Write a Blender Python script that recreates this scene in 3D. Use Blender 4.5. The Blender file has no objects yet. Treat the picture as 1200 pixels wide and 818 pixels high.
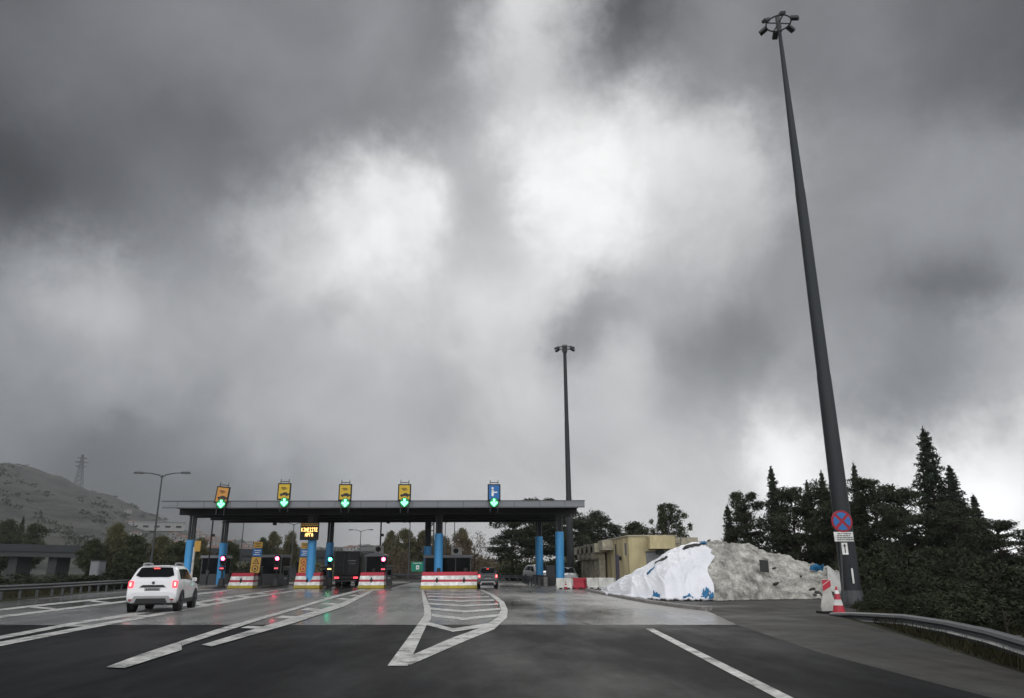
import bpy, bmesh, math, random
import numpy as np
from math import sin, cos, tan, pi, radians, exp, sqrt, atan2
from mathutils import Vector, Matrix
random.seed(7); np.random.seed(7)
scn = bpy.context.scene
col = scn.collection

# ------------------------------------------------------------------ camera
CAM_H = 1.5
YAW, PITCH, ROLL, FPX = radians(3.0), radians(16.46), radians(0.35), 870.0
_f = Vector((sin(YAW)*cos(PITCH), cos(YAW)*cos(PITCH), sin(PITCH)))
_r0 = Vector((cos(YAW), -sin(YAW), 0)); _u0 = _r0.cross(_f)
_r = _r0*cos(ROLL) - _u0*sin(ROLL); _u = _u0*cos(ROLL) + _r0*sin(ROLL)
cam_d = bpy.data.cameras.new('camera'); cam = bpy.data.objects.new('camera', cam_d); col.objects.link(cam)
cam.matrix_world = Matrix(((_r.x, _u.x, -_f.x, 0), (_r.y, _u.y, -_f.y, 0), (_r.z, _u.z, -_f.z, CAM_H), (0, 0, 0, 1)))
cam_d.sensor_width = 36; cam_d.lens = FPX/1200*36; cam_d.clip_start = .1; cam_d.clip_end = 20000
scn.camera = cam

# surveying helpers: where on the ground / at which spot a sight line of the survey photograph lands
def sight(x, y): return _f*FPX + _r*(x-600) - _u*(y-409)
def gnd(x, y, z=0.0):
    d = sight(x, y); t = (z-CAM_H)/d.z; return (d.x*t, d.y*t)
def at(x, y, Y):
    d = sight(x, y); t = Y/d.y; return Vector((d.x*t, Y, CAM_H+d.z*t))

# ------------------------------------------------------------------ world
SUN_DIR = sight(690, 190).normalized()
sun_el = math.asin(SUN_DIR.z); sun_az = atan2(SUN_DIR.x, SUN_DIR.y)
W = bpy.data.worlds.new('World'); scn.world = W; W.use_nodes = True
nt = W.node_tree; nt.nodes.clear()
def N(t, **k):
    n = nt.nodes.new(t)
    for a, b in k.items(): setattr(n, a, b)
    return n
def L(a, b): nt.links.new(a, b)
def M(op, a, b=None, c=None):
    n = N('ShaderNodeMath', operation=op)
    for i, v in enumerate((a, b, c)):
        if v is None: continue
        if isinstance(v, (int, float)): n.inputs[i].default_value = v
        else: L(v, n.inputs[i])
    return n.outputs[0]
def VM(op, a, b=None, s=None):
    n = N('ShaderNodeVectorMath', operation=op)
    for i, v in enumerate((a, b)):
        if v is None: continue
        if isinstance(v, (tuple, Vector)): n.inputs[i].default_value = tuple(v)
        else: L(v, n.inputs[i])
    if s is not None: n.inputs['Scale'].default_value = s
    return n
tc = N('ShaderNodeTexCoord')
D = tc.outputs['Generated']
def wnoise(scale, detail, rough, off=(0, 0, 0), dist=0.0):
    n = N('ShaderNodeTexNoise'); n.inputs['Scale'].default_value = scale
    n.inputs['Detail'].default_value = detail; n.inputs['Roughness'].default_value = rough
    n.inputs['Distortion'].default_value = dist
    L(VM('ADD', D, off).outputs[0], n.inputs['Vector']); return n
def centred(n, amp): return VM('SCALE', VM('SUBTRACT', n.outputs['Color'], (.5, .5, .5)).outputs[0], None, amp).outputs[0]
w1 = centred(wnoise(2.6, 3, .55), .10); w2 = centred(wnoise(6.5, 6, .66, (3, 1, 7)), .15)
Dw = VM('ADD', VM('ADD', D, w1).outputs[0], w2).outputs[0]
def lin(g): g /= 255.0; return g/12.92 if g < .04045 else ((g+.055)/1.055)**2.4
# cloud thickness: brightness of the overcast in a set of compass directions
SKY = [(0,60,101),(0,160,43),(0,250,31),(0,330,149),(0,430,148),(0,500,103),(120,60,117),(120,150,88),(110,240,77),(100,330,202),(120,430,161),(130,540,71),(250,60,128),(230,130,90),(220,210,112),(230,300,145),(230,400,174),(240,490,130),(230,560,77),(370,60,127),(350,150,125),(360,230,104),(350,300,199),(350,400,179),(350,480,181),(350,560,127),(470,60,141),(470,150,114),(440,230,255),(450,290,251),(400,270,272),(470,360,203),(480,440,177),(470,520,179),(460,580,168),(560,40,50),(560,120,134),(560,200,182),(570,280,178),(580,350,222),(580,430,209),(580,510,204),(570,575,188),(610,50,293),(650,70,25),(640,130,215),(680,200,245),(690,235,255),(660,180,256),(680,300,245),(690,370,102),(740,430,208),(690,500,183),(740,570,204),(725,75,25),(760,140,249),(790,220,215),(860,160,250),(850,220,192),(800,320,175),(830,390,111),(830,460,158),(830,540,199),(840,590,220),(820,60,133),(900,100,83),(950,60,125),(960,180,140),(1000,300,145),(1000,400,148),(980,480,170),(950,550,301),(1000,570,240),(1100,50,102),(1180,60,70),(1100,150,145),(1080,270,149),(1100,340,42),(1090,430,130),(1100,490,33),(1130,560,330),(1180,560,227),(1190,420,189),(1190,250,145),(-150,200,100),(-150,450,140),(1350,200,130),(1350,480,210),(300,-150,130),(900,-150,140),(600,-100,170)]
num = den = None
for (x, y, g) in SKY:
    d = sight(x, y).normalized()
    dist = VM('DISTANCE', Dw, tuple(d)).outputs['Value']
    wt = M('EXPONENT', M('MULTIPLY', M('MULTIPLY', dist, dist), -270.0))
    den = wt if den is None else M('ADD', den, wt)
    num = M('MULTIPLY', wt, lin(g)) if num is None else M('MULTIPLY_ADD', wt, lin(g), num)
BACK = 0.5           # brightness of the thinner overcast overhead and behind the car
W0 = 4e-6
dsep = N('ShaderNodeSeparateXYZ'); L(D, dsep.inputs[0])
backlum = M('MULTIPLY_ADD', M('MAXIMUM', M('MULTIPLY_ADD', dsep.outputs['Y'], -1.0, .15), 0.0), 1.15, BACK)
num = M('ADD', num, M('MULTIPLY', backlum, W0)); den = M('ADD', den, W0)
base = M('DIVIDE', num, den)
fb = wnoise(4.5, 9, .62, (11, 5, 2), .5)
fb2 = wnoise(14, 7, .6, (1, 9, 4), .3)
det = M('ADD', M('MULTIPLY', M('SUBTRACT', fb.outputs['Fac'], .5), .75), M('MULTIPLY', M('SUBTRACT', fb2.outputs['Fac'], .5), .2))
lum = M('MULTIPLY', base, M('MAXIMUM', M('ADD', det, 1.0), .3))
tint = N('ShaderNodeMix', data_type='RGBA')
L(M('MINIMUM', M('MULTIPLY', base, 1.5), 1.0), tint.inputs['Factor'])
tint.inputs['A'].default_value = (.95, .99, 1.08, 1); tint.inputs['B'].default_value = (.995, 1.0, 1.01, 1)
cl = VM('MULTIPLY', tint.outputs['Result'], (1, 1, 1)); cs = N('ShaderNodeVectorMath', operation='SCALE')
L(cl.outputs[0], cs.inputs[0]); L(lum, cs.inputs['Scale'])
sky = N('ShaderNodeTexSky'); sky.sky_type = 'NISHITA'; sky.sun_disc = False
sky.sun_elevation = sun_el; sky.sun_rotation = sun_az
bg1 = N('ShaderNodeBackground'); L(sky.outputs[0], bg1.inputs['Color']); bg1.inputs['Strength'].default_value = .05
bg2 = N('ShaderNodeBackground'); L(cs.outputs[0], bg2.inputs['Color']); bg2.inputs['Strength'].default_value = 1.0
mx = N('ShaderNodeMixShader'); mx.inputs[0].default_value = .97
out = N('ShaderNodeOutputWorld')
L(bg1.outputs[0], mx.inputs[1]); L(bg2.outputs[0], mx.inputs[2]); L(mx.outputs[0], out.inputs['Surface'])
W.cycles.sampling_method = 'MANUAL'; W.cycles.sample_map_resolution = 512

sun_d = bpy.data.lights.new('sun', 'SUN'); sun_d.energy = .5; sun_d.angle = radians(18); sun_d.color = (1, .97, .92)
sun = bpy.data.objects.new('sun', sun_d); col.objects.link(sun)
sun.rotation_euler = SUN_DIR.to_track_quat('Z', 'Y').to_euler()

scn.view_settings.view_transform = 'Standard'; scn.view_settings.look = 'None'
scn.view_settings.gamma = 1; scn.view_settings.exposure = 0; scn.view_settings.use_curve_mapping = False
scn.render.engine = 'CYCLES'
scn.cycles.use_denoising = True
scn.cycles.max_bounces = 6; scn.cycles.diffuse_bounces = 3; scn.cycles.glossy_bounces = 3
scn.cycles.transmission_bounces = 3; scn.cycles.transparent_max_bounces = 6; scn.cycles.volume_bounces = 1
scn.cycles.caustics_reflective = False; scn.cycles.caustics_refractive = False

# ------------------------------------------------------------------ materials
def mat(name, c, rough=.6, metal=0.0, var=.18, scale=2.5, bump=0.0, spec=.4, emit=None, es=0, rvar=.12, coat=0, stretch=None, c2=None, fine=0):
    """procedural surface: base colour broken up by two noises, roughness variation and bump"""
    m = bpy.data.materials.new(name); m.use_nodes = True
    t = m.node_tree; b = t.nodes['Principled BSDF']
    b.inputs['Metallic'].default_value = metal; b.inputs['Specular IOR Level'].default_value = spec
    tx = t.nodes.new('ShaderNodeTexCoord'); v = tx.outputs['Object']
    if stretch:
        mp = t.nodes.new('ShaderNodeMapping'); mp.inputs['Scale'].default_value = stretch
        t.links.new(v, mp.inputs['Vector']); v = mp.outputs[0]
    n1 = t.nodes.new('ShaderNodeTexNoise'); n1.inputs['Scale'].default_value = scale
    n1.inputs['Detail'].default_value = 8; n1.inputs['Roughness'].default_value = .62
    t.links.new(v, n1.inputs['Vector'])
    mixn = t.nodes.new('ShaderNodeMix'); mixn.data_type = 'RGBA'
    rp = t.nodes.new('ShaderNodeMapRange'); rp.inputs['From Min'].default_value = .3; rp.inputs['From Max'].default_value = .7
    t.links.new(n1.outputs['Fac'], rp.inputs['Value']); t.links.new(rp.outputs[0], mixn.inputs['Factor'])
    cA = tuple(x*(1-var) for x in c); cB = tuple(min(1, x*(1+var)) for x in (c2 or c))
    mixn.inputs['A'].default_value = (*cA, 1); mixn.inputs['B'].default_value = (*cB, 1)
    res = mixn.outputs['Result']
    if fine:
        n2 = t.nodes.new('ShaderNodeTexNoise'); n2.inputs['Scale'].default_value = fine; n2.inputs['Detail'].default_value = 3
        t.links.new(v, n2.inputs['Vector'])
        mm = t.nodes.new('ShaderNodeMix'); mm.data_type = 'RGBA'; mm.blend_type = 'MULTIPLY'; mm.inputs['Factor'].default_value = 1
        rr = t.nodes.new('ShaderNodeMapRange'); rr.inputs['From Min'].default_value = .3; rr.inputs['From Max'].default_value = .7
        rr.inputs['To Min'].default_value = .7; rr.inputs['To Max'].default_value = 1.25
        t.links.new(n2.outputs['Fac'], rr.inputs['Value']); t.links.new(res, mm.inputs['A']); t.links.new(rr.outputs[0], mm.inputs['B'])
        res = mm.outputs['Result']
    t.links.new(res, b.inputs['Base Color'])
    rq = t.nodes.new('ShaderNodeMapRange'); rq.inputs['From Min'].default_value = .3; rq.inputs['From Max'].default_value = .7
    rq.inputs['To Min'].default_value = max(.02, rough-rvar); rq.inputs['To Max'].default_value = min(1, rough+rvar)
    t.links.new(n1.outputs['Fac'], rq.inputs['Value']); t.links.new(rq.outputs[0], b.inputs['Roughness'])
    if coat: b.inputs['Coat Weight'].default_value = coat
    if bump:
        bp = t.nodes.new('ShaderNodeBump'); bp.inputs['Strength'].default_value = bump; bp.inputs['Distance'].default_value = .05
        n3 = t.nodes.new('ShaderNodeTexNoise'); n3.inputs['Scale'].default_value = fine or scale*4; n3.inputs['Detail'].default_value = 6
        t.links.new(v, n3.inputs['Vector']); t.links.new(n3.outputs['Fac'], bp.inputs['Height']); t.links.new(bp.outputs[0], b.inputs['Normal'])
    if emit:
        b.inputs['Emission Color'].default_value = (*emit, 1); b.inputs['Emission Strength'].default_value = es
    return m

def surface_mat(name, dry, wet, rough_dry, rough_wet, patch, spec, bump, stain=.5, stretch=(1, .35, 1)):
    """road surface: fine aggregate, long worn streaks along the lanes, damp patches that are darker and glossier"""
    m = bpy.data.materials.new(name); m.use_nodes = True
    t = m.node_tree; b = t.nodes['Principled BSDF']; b.inputs['Specular IOR Level'].default_value = spec
    tx = t.nodes.new('ShaderNodeTexCoord')
    mp = t.nodes.new('ShaderNodeMapping'); mp.inputs['Scale'].default_value = stretch; t.links.new(tx.outputs['Object'], mp.inputs['Vector'])
    def noise(scale, det, v, r=.6):
        n = t.nodes.new('ShaderNodeTexNoise'); n.inputs['Scale'].default_value = scale; n.inputs['Detail'].default_value = det
        n.inputs['Roughness'].default_value = r; t.links.new(v, n.inputs['Vector']); return n.outputs['Fac']
    def rng(v, a, bb, c, d):
        n = t.nodes.new('ShaderNodeMapRange'); n.inputs[1].default_value = a; n.inputs[2].default_value = bb
        n.inputs[3].default_value = c; n.inputs[4].default_value = d; t.links.new(v, n.inputs[0]); return n.outputs[0]
    def mix(f, a, bb, mode='MIX'):
        n = t.nodes.new('ShaderNodeMix'); n.data_type = 'RGBA'; n.blend_type = mode
        for s, v in (('Factor', f), ('A', a), ('B', bb)):
            if isinstance(v, (int, float)): n.inputs[s].default_value = v
            elif isinstance(v, tuple): n.inputs[s].default_value = (*v, 1)
            else: t.links.new(v, n.inputs[s])
        return n.outputs['Result']
    pf = rng(noise(patch, 7, mp.outputs[0]), .42, .6, 0, 1)
    base = mix(pf, dry, wet)
    st = rng(noise(patch*3.3, 6, mp.outputs[0], .7), .3, .7, 1-stain*.5, 1+stain*.5)
    base = mix(1.0, base, st, 'MULTIPLY')
    ag = rng(noise(45, 2, tx.outputs['Object']), .3, .7, .75, 1.25)
    base = mix(1.0, base, ag, 'MULTIPLY')
    mp2 = t.nodes.new('ShaderNodeMapping'); mp2.inputs['Scale'].default_value = (1, .02, 1); t.links.new(tx.outputs['Object'], mp2.inputs['Vector'])
    trk = rng(noise(1.3, 4, mp2.outputs[0]), .35, .65, .68, 1.22)
    base = mix(1.0, base, trk, 'MULTIPLY')
    vo = t.nodes.new('ShaderNodeTexVoronoi'); vo.feature = 'DISTANCE_TO_EDGE'; vo.inputs['Scale'].default_value = .16
    wv = t.nodes.new('ShaderNodeTexNoise'); wv.inputs['Scale'].default_value = .9; wv.inputs['Detail'].default_value = 6
    t.links.new(tx.outputs['Object'], wv.inputs['Vector'])
    va = t.nodes.new('ShaderNodeVectorMath'); va.operation = 'MULTIPLY_ADD'; va.inputs[1].default_value = (2.2, 2.2, 0)
    t.links.new(wv.outputs['Color'], va.inputs[0]); t.links.new(tx.outputs['Object'], va.inputs[2]); t.links.new(va.outputs[0], vo.inputs['Vector'])
    base = mix(1.0, base, rng(vo.outputs['Distance'], 0, .006, .45, 1), 'MULTIPLY')
    t.links.new(base, b.inputs['Base Color'])
    t.links.new(rng(pf, 0, 1, rough_dry, rough_wet), b.inputs['Roughness'])
    t.links.new(rng(pf, 0, 1, spec*.75, spec*1.2), b.inputs['Specular IOR Level'])
    bp = t.nodes.new('ShaderNodeBump'); bp.inputs['Strength'].default_value = bump; bp.inputs['Distance'].default_value = .02
    t.links.new(noise(30, 4, tx.outputs['Object']), bp.inputs['Height']); t.links.new(bp.outputs[0], b.inputs['Normal'])
    return m

MT = {}
MT['asphalt'] = surface_mat('wet asphalt', (.013, .0135, .0148), (.0062, .0068, .0078), .62, .42, .3, .028, .25, .9)
MT['concrete'] = surface_mat('damp concrete', (.15, .148, .143), (.078, .077, .075), .36, .10, .12, .25, .04, .9)
MT['oldpave'] = surface_mat('old tarmac', (.055, .0535, .05), (.027, .0265, .026), .75, .5, .3, .08, .3, .6, (1, 1, 1))
MT['dirt'] = mat('damp soil', (.022, .021, .015), .95, var=.5, scale=.3, bump=.6, spec=.05, c2=(.032, .034, .02), fine=6)
MT['paint'] = mat('worn road paint', (.47, .47, .455), .55, var=.3, scale=1.6, spec=.25, fine=9)
def wear(m):
    t = m.node_tree; b = t.nodes['Principled BSDF']; src = b.inputs['Base Color'].links[0].from_socket
    tx = t.nodes.new('ShaderNodeTexCoord'); n = t.nodes.new('ShaderNodeTexNoise'); n.inputs['Scale'].default_value = 1.4
    n.inputs['Detail'].default_value = 12; n.inputs['Roughness'].default_value = .78; t.links.new(tx.outputs['Object'], n.inputs['Vector'])
    r = t.nodes.new('ShaderNodeMapRange'); r.inputs[1].default_value = .49; r.inputs[2].default_value = .61; r.inputs[3].default_value = 0; r.inputs[4].default_value = .85
    t.links.new(n.outputs['Fac'], r.inputs[0]); x = t.nodes.new('ShaderNodeMix'); x.data_type = 'RGBA'
    t.links.new(r.outputs[0], x.inputs['Factor']); t.links.new(src, x.inputs['A']); x.inputs['B'].default_value = (.05, .05, .05, 1)
    t.links.new(x.outputs['Result'], b.inputs['Base Color'])
wear(MT['paint'])
MT['kerb'] = mat('kerb concrete', (.22, .21, .2), .85, var=.35, scale=3, bump=.4, fine=12)
MT['steel'] = mat('galvanised steel', (.085, .09, .096), .5, .55, var=.25, scale=3, stretch=(1, 1, .4))
MT['dark_steel'] = mat('dark grey steel', (.065, .07, .075), .55, .3, var=.25, scale=2)
MT['mast'] = mat('mast steel', (.026, .030, .034), .5, .4, var=.22, scale=1.2, stretch=(1, 1, .15))
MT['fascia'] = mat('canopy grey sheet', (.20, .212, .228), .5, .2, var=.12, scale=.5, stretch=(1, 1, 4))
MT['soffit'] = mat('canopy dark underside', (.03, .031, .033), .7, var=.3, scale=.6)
MT['blue'] = mat('blue column cladding', (.07, .35, .71), .38, .1, var=.12, scale=1.2, stretch=(1, 1, .3))
MT['blackm'] = mat('black metal', (.018, .018, .02), .5, .2, var=.3)
MT['blackp'] = mat('black plastic', (.014, .014, .015), .6, var=.3)
MT['rubber'] = mat('tyre rubber', (.013, .013, .014), .85, var=.3)
MT['glass'] = mat('dark glass', (.005, .006, .007), .15, var=.2, spec=.06, rvar=.04)
MT['white_paint'] = mat('white car paint', (.74, .75, .77), .32, var=.05, scale=1.5, coat=.5)
MT['black_paint'] = mat('black car paint', (.012, .013, .017), .25, var=.1, coat=.5)
MT['silver_paint'] = mat('silver car paint', (.34, .35, .36), .35, .3, var=.06, coat=.4)
MT['silver'] = mat('satin silver trim', (.3, .3, .31), .45, .3, var=.1)
MT['tail'] = mat('lit tail lamp', (.5, .02, .03), .3, emit=(1, .07, .10), es=2.0, var=.05)
MT['brakestrip'] = mat('lit brake strip', (.5, .02, .03), .3, emit=(1, .09, .07), es=2.2, var=.05)
MT['taildim'] = mat('tail lamp lens', (.22, .015, .015), .3, var=.05)
MT['tailcore'] = mat('tail lamp bulb', (.8, .3, .2), .3, emit=(1, .40, .28), es=3.2, var=.02)
MT['redlamp'] = mat('red signal light', (.7, .05, .08), .3, emit=(1, .05, .13), es=34, var=.02)
MT['redled'] = mat('red display', (.5, .03, .05), .3, emit=(1, .1, .15), es=2.0, var=.02)
MT['greenlamp'] = mat('green signal light', (.05, .7, .4), .3, emit=(.05, 1, .55), es=20, var=.02)
MT['greenarrow'] = mat('green arrow light', (.1, .8, .4), .3, emit=(.22, 1, .45), es=2.6, var=.02)
MT['greenface'] = mat('green lit lamp face', (.02, .3, .1), .4, emit=(.0, .30, .07), es=.22, var=.05)
MT['amber'] = mat('amber diode', (.8, .5, .15), .3, emit=(1, .62, .2), es=4.2, var=.02)
MT['yellow'] = mat('yellow sign face', (.62, .42, .035), .5, var=.1)
MT['orange'] = mat('faded orange sign face', (.58, .27, .06), .5, var=.12)
MT['yellowdeep'] = mat('amber sign face', (.62, .36, .07), .5, var=.1)
MT['bluesign'] = mat('blue sign face', (.02, .15, .42), .45, var=.1)
MT['greensign'] = mat('green sign face', (.01, .22, .14), .45, var=.1)
MT['white'] = mat('white sheeting', (.78, .78, .76), .45, var=.14, scale=1.3, fine=3)
MT['red'] = mat('red sheeting', (.46, .025, .05), .45, var=.12)
MT['redplastic'] = mat('red barrier plastic', (.33, .012, .03), .5, var=.15, scale=1.5)
MT['whiteplastic'] = mat('dirty white barrier plastic', (.48, .48, .44), .6, var=.2, scale=2, c2=(.6, .6, .57))
MT['yellowpaint'] = mat('dirty yellow paint', (.38, .29, .03), .6, var=.3)
MT['render_wall'] = mat('beige render', (.50, .43, .255), .9, var=.12, scale=.45, stretch=(1, 1, .3), fine=.9)
MT['render_dark'] = mat('grey beige render', (.36, .35, .30), .9, var=.14, scale=.6, stretch=(1, 1, .3), fine=2)
MT['render_trim'] = mat('pale beige parapet', (.45, .415, .32), .9, var=.14, scale=.8, fine=3)
MT['door'] = mat('grey violet door', (.13, .11, .15), .6, var=.2)
MT['shutter'] = mat('grey shutter', (.19, .19, .2), .6, var=.2, scale=2)
MT['tarp'] = mat('white tarpaulin', (.76, .77, .82), .55, var=.05, scale=.8, c2=(.8, .81, .85), spec=.25)
MT['bluetarp'] = mat('blue tarpaulin', (.02, .16, .34), .45, var=.2, scale=3)
MT['grit'] = mat('salt and grit heap', (.17, .163, .146), .95, var=.3, scale=1.7, bump=1.0, spec=.08, c2=(.50, .49, .45), fine=14)
MT['stone'] = mat('dark rubble', (.05, .05, .048), .9, var=.4)
MT['boothgrey'] = mat('booth grey panel', (.07, .07, .073), .6, var=.2)
MT['acwhite'] = mat('air conditioner casing', (.42, .42, .4), .6, var=.12)
MT['bark'] = mat('bark', (.05, .042, .034), .95, var=.4, scale=6, stretch=(1, 1, .2))
MT['bridge'] = mat('bridge concrete', (.045, .047, .049), .9, var=.2, scale=.3, stretch=(1, 1, 3))
MT['house'] = mat('whitewashed house', (.27, .268, .26), .9, var=.12, scale=.2)
MT['houseroof'] = mat('tiled roof', (.22, .13, .10), .9, var=.2, scale=.5)
MT['hill'] = mat('scrub hillside', (.028, .031, .029), .95, var=.4, scale=.018, c2=(.066, .066, .058), spec=.1, stretch=(1, 1, 6), fine=.12)
def leafmat(name, c, c2, tr=.15):
    m = mat(name, c, .75, var=.35, scale=.9, spec=.12, c2=c2)
    return m
MT['pine'] = leafmat('pine needles', (.030, .037, .025), (.042, .05, .03))
MT['fir'] = leafmat('fir needles', (.027, .036, .027), (.038, .048, .033))
MT['broad'] = leafmat('evergreen leaves', (.034, .042, .024), (.052, .06, .03))
MT['thicket'] = leafmat('dark thicket leaves', (.022, .027, .016), (.032, .037, .02))
MT['olive'] = leafmat('olive brown leaves', (.075, .075, .040), (.11, .10, .055))
MT['autumn'] = leafmat('brown autumn twigs', (.085, .062, .042), (.125, .095, .066))
MT['grass'] = leafmat('damp grass', (.022, .022, .012), (.036, .034, .017))

# ------------------------------------------------------------------ mesh helper
class MB:
    def __init__(s): s.v = []; s.f = []; s.m = []
    def add(s, vs, fs, m=0):
        o = len(s.v); s.v += [tuple(v) for v in vs]
        for f in fs: s.f.append(tuple(i+o for i in f)); s.m.append(m)
        return s
    def box(s, c, size, m=0, rot=None, taper=None):
        x, y, z = (q/2 for q in size); vs = []
        for k in (-1, 1):
            tx, ty = (taper if (taper and k == 1) else (1, 1))
            for (a, b) in ((-1, -1), (1, -1), (1, 1), (-1, 1)):
                p = Vector((a*x*tx, b*y*ty, k*z))
                if rot is not None: p = rot @ p
                vs.append(p + Vector(c))
        return s.add(vs, [(3, 2, 1, 0), (4, 5, 6, 7), (0, 1, 5, 4), (1, 2, 6, 5), (2, 3, 7, 6), (3, 0, 4, 7)], m)
    def path(s, pts, rs, n=8, m=0, caps=True):
        pts = [Vector(p) for p in pts]
        if isinstance(rs, (int, float)): rs = [rs]*len(pts)
        o = len(s.v); d0 = None
        for i, p in enumerate(pts):
            d = (pts[min(i+1, len(pts)-1)] - pts[max(i-1, 0)]).normalized()
            ref = Vector((0, 0, 1)) if abs(d.z) < .9 else Vector((1, 0, 0))
            a = d.cross(ref).normalized(); b = d.cross(a).normalized()
            for k in range(n):
                t = 2*pi*k/n; s.v.append(tuple(p + a*(rs[i]*cos(t)) + b*(rs[i]*sin(t))))
        for i in range(len(pts)-1):
            for k in range(n):
                k2 = (k+1) % n
                s.f.append((o+i*n+k, o+(i+1)*n+k, o+(i+1)*n+k2, o+i*n+k2)); s.m.append(m)
        if caps:
            s.f.append(tuple(o+k for k in range(n))); s.m.append(m)
            e = o+(len(pts)-1)*n; s.f.append(tuple(e+k for k in reversed(range(n)))); s.m.append(m)
        return s
    def tube(s, a, b, r0, r1=None, n=10, m=0): return s.path([a, b], [r0, r0 if r1 is None else r1], n, m)
    def prism(s, pts, off, m=0):
        n = len(pts); off = Vector(off); vs = [Vector(p) for p in pts]; vs += [p+off for p in vs[:n]]
        return s.add(vs, [tuple(reversed(range(n))), tuple(range(n, 2*n))] + [(i, (i+1) % n, n+(i+1) % n, n+i) for i in range(n)], m)
    def grid(s, rows, m=0):
        o = len(s.v); w = len(rows[0])
        for r in rows: s.v += [tuple(p) for p in r]
        for i in range(len(rows)-1):
            for j in range(w-1):
                s.f.append((o+i*w+j, o+i*w+j+1, o+(i+1)*w+j+1, o+(i+1)*w+j)); s.m.append(m)
        return s
    def build(s, name, mats, parent=None, smooth=None, bevel=0, loc=None, solid=0):
        me = bpy.data.meshes.new(name); me.from_pydata(s.v, [], s.f)
        if not isinstance(mats, (list, tuple)): mats = [mats]
        for q in mats: me.materials.append(MT[q] if isinstance(q, str) else q)
        me.polygons.foreach_set('material_index', s.m); me.update()
        bm = bmesh.new(); bm.from_mesh(me); bmesh.ops.recalc_face_normals(bm, faces=bm.faces)
        bm.to_mesh(me); bm.free()
        if smooth is not None:
            me.polygons.foreach_set('use_smooth', [True]*len(me.polygons))
            if smooth < 180:
                try: me.set_sharp_from_angle(angle=radians(smooth))
                except Exception: pass
        o = bpy.data.objects.new(name, me); col.objects.link(o)
        if parent: o.parent = parent
        if loc is not None: o.location = loc
        if solid:
            q = o.modifiers.new('thick', 'SOLIDIFY'); q.thickness = solid; q.offset = 0
        if bevel:
            q = o.modifiers.new('bevel', 'BEVEL'); q.width = bevel; q.segments = 2; q.limit_method = 'ANGLE'; q.angle_limit = radians(35)
        return o
def tag(o, label=None, cat=None, group=None, kind=None):
    if label: o['label'] = label
    if cat: o['category'] = cat
    if group: o['group'] = group
    if kind: o['kind'] = kind
    return o
def thing(name, label, cat, loc=(0, 0, 0), rz=0, group=None):
    o = bpy.data.objects.new(name, None); col.objects.link(o); o.location = loc; o.rotation_euler = (0, 0, rz)
    o.empty_display_size = .2
    return tag(o, label, cat, group)
def copy_tree(o, parent=None):
    c = o.copy(); col.objects.link(c)
    if parent: c.parent = parent
    for ch in list(o.children): copy_tree(ch, c)
    return c
def copy_thing(o, loc, rz=None, label=None, scale=None):
    c = copy_tree(o); c.location = loc
    if rz is not None: c.rotation_euler = (0, 0, rz)
    if label: c['label'] = label
    if scale: c.scale = scale if isinstance(scale, tuple) else (scale,)*3
    return c
def struct(o): o['kind'] = 'structure'; return o

# ------------------------------------------------------------------ ground, roads, markings
def sheet(name, pts, z, m):
    b = MB(); b.add([(x, y, z) for x, y in pts], [tuple(range(len(pts)))]); return struct(b.build(name, m))
R = 9000
g = MB(); g.add([(-R, -R, 0), (R, -R, 0), (R, R, 0), (-R, R, 0)], [(0, 1, 2, 3)]); struct(g.build('ground', 'dirt'))
def seam(x): return 22.15 - (x+1.7)*.135
road = [(-24, -60), (6.0, -60), (6.05, 5), (6.13, 10.1), (6.28, 14.2), (7.12, seam(7.12)), (6.9, seam(6.9)+.3), (-24, seam(-24)+.3)]
sheet('road', road, .004, 'asphalt')
apron = [(x_, seam(x_)+random.uniform(-.05, .05)+.03*sin(x_*1.7)) for x_ in np.arange(-24, 7.1, .35)] + [(7.12, seam(7.12)+.004), (8.35, 27.6), (7.9, 34), (7.55, 44), (7.5, 60), (8.0, 60), (8.0, 95), (-34, 95), (-30, 69), (-25.2, 48), (-24, 41)]
sheet('concrete_road', apron, .008, 'concrete')
far = [(-26, 95), (8, 95), (9, 130), (6, 170), (-6, 400), (-22, 400), (-24, 130)]
sheet('far_road', far, .006, 'asphalt')
pave = [(6.0, -60), (7.2, -60), (7.3, 5), (7.6, 10), (8.6, 13.5), (10.0, 18.5), (11.3, 23.6), (13, 25.5), (26, 30), (40, 48), (40, 64), (7.5, 64), (7.5, 60), (7.55, 44), (7.9, 34), (8.35, 27.6), (7.12, seam(7.12)), (6.28, 14.2), (6.13, 10.1), (6.05, 5)]
sheet('pavement', pave, .0055, 'oldpave')
# joints in the concrete, as thin sealed strips
# kerb along the heap yard
kp = [gnd(*p) for p in ((686, 692), (705, 697), (730, 702), (760, 707.5), (795, 712.5), (826, 716))]
kb = MB()
for s_, z_ in ((0, 0),):
    rows = []
    for i, (x, y) in enumerate(kp):
        x2, y2 = kp[min(i+1, len(kp)-1)]; x1, y1 = kp[max(i-1, 0)]
        d = Vector((x2-x1, y2-y1, 0)).normalized(); n = Vector((-d.y, d.x, 0))
        if n.x < 0: n = -n
        p = Vector((x, y, 0))
        rows.append([p+Vector((0, 0, .0)), p+n*.02+Vector((0, 0, .13)), p+n*.3+Vector((0, 0, .14)), p+n*.3])
    kb.grid(rows); kb.add(rows[-1], [(0, 1, 2, 3)])
struct(kb.build('kerb', 'kerb', bevel=.02))

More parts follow.
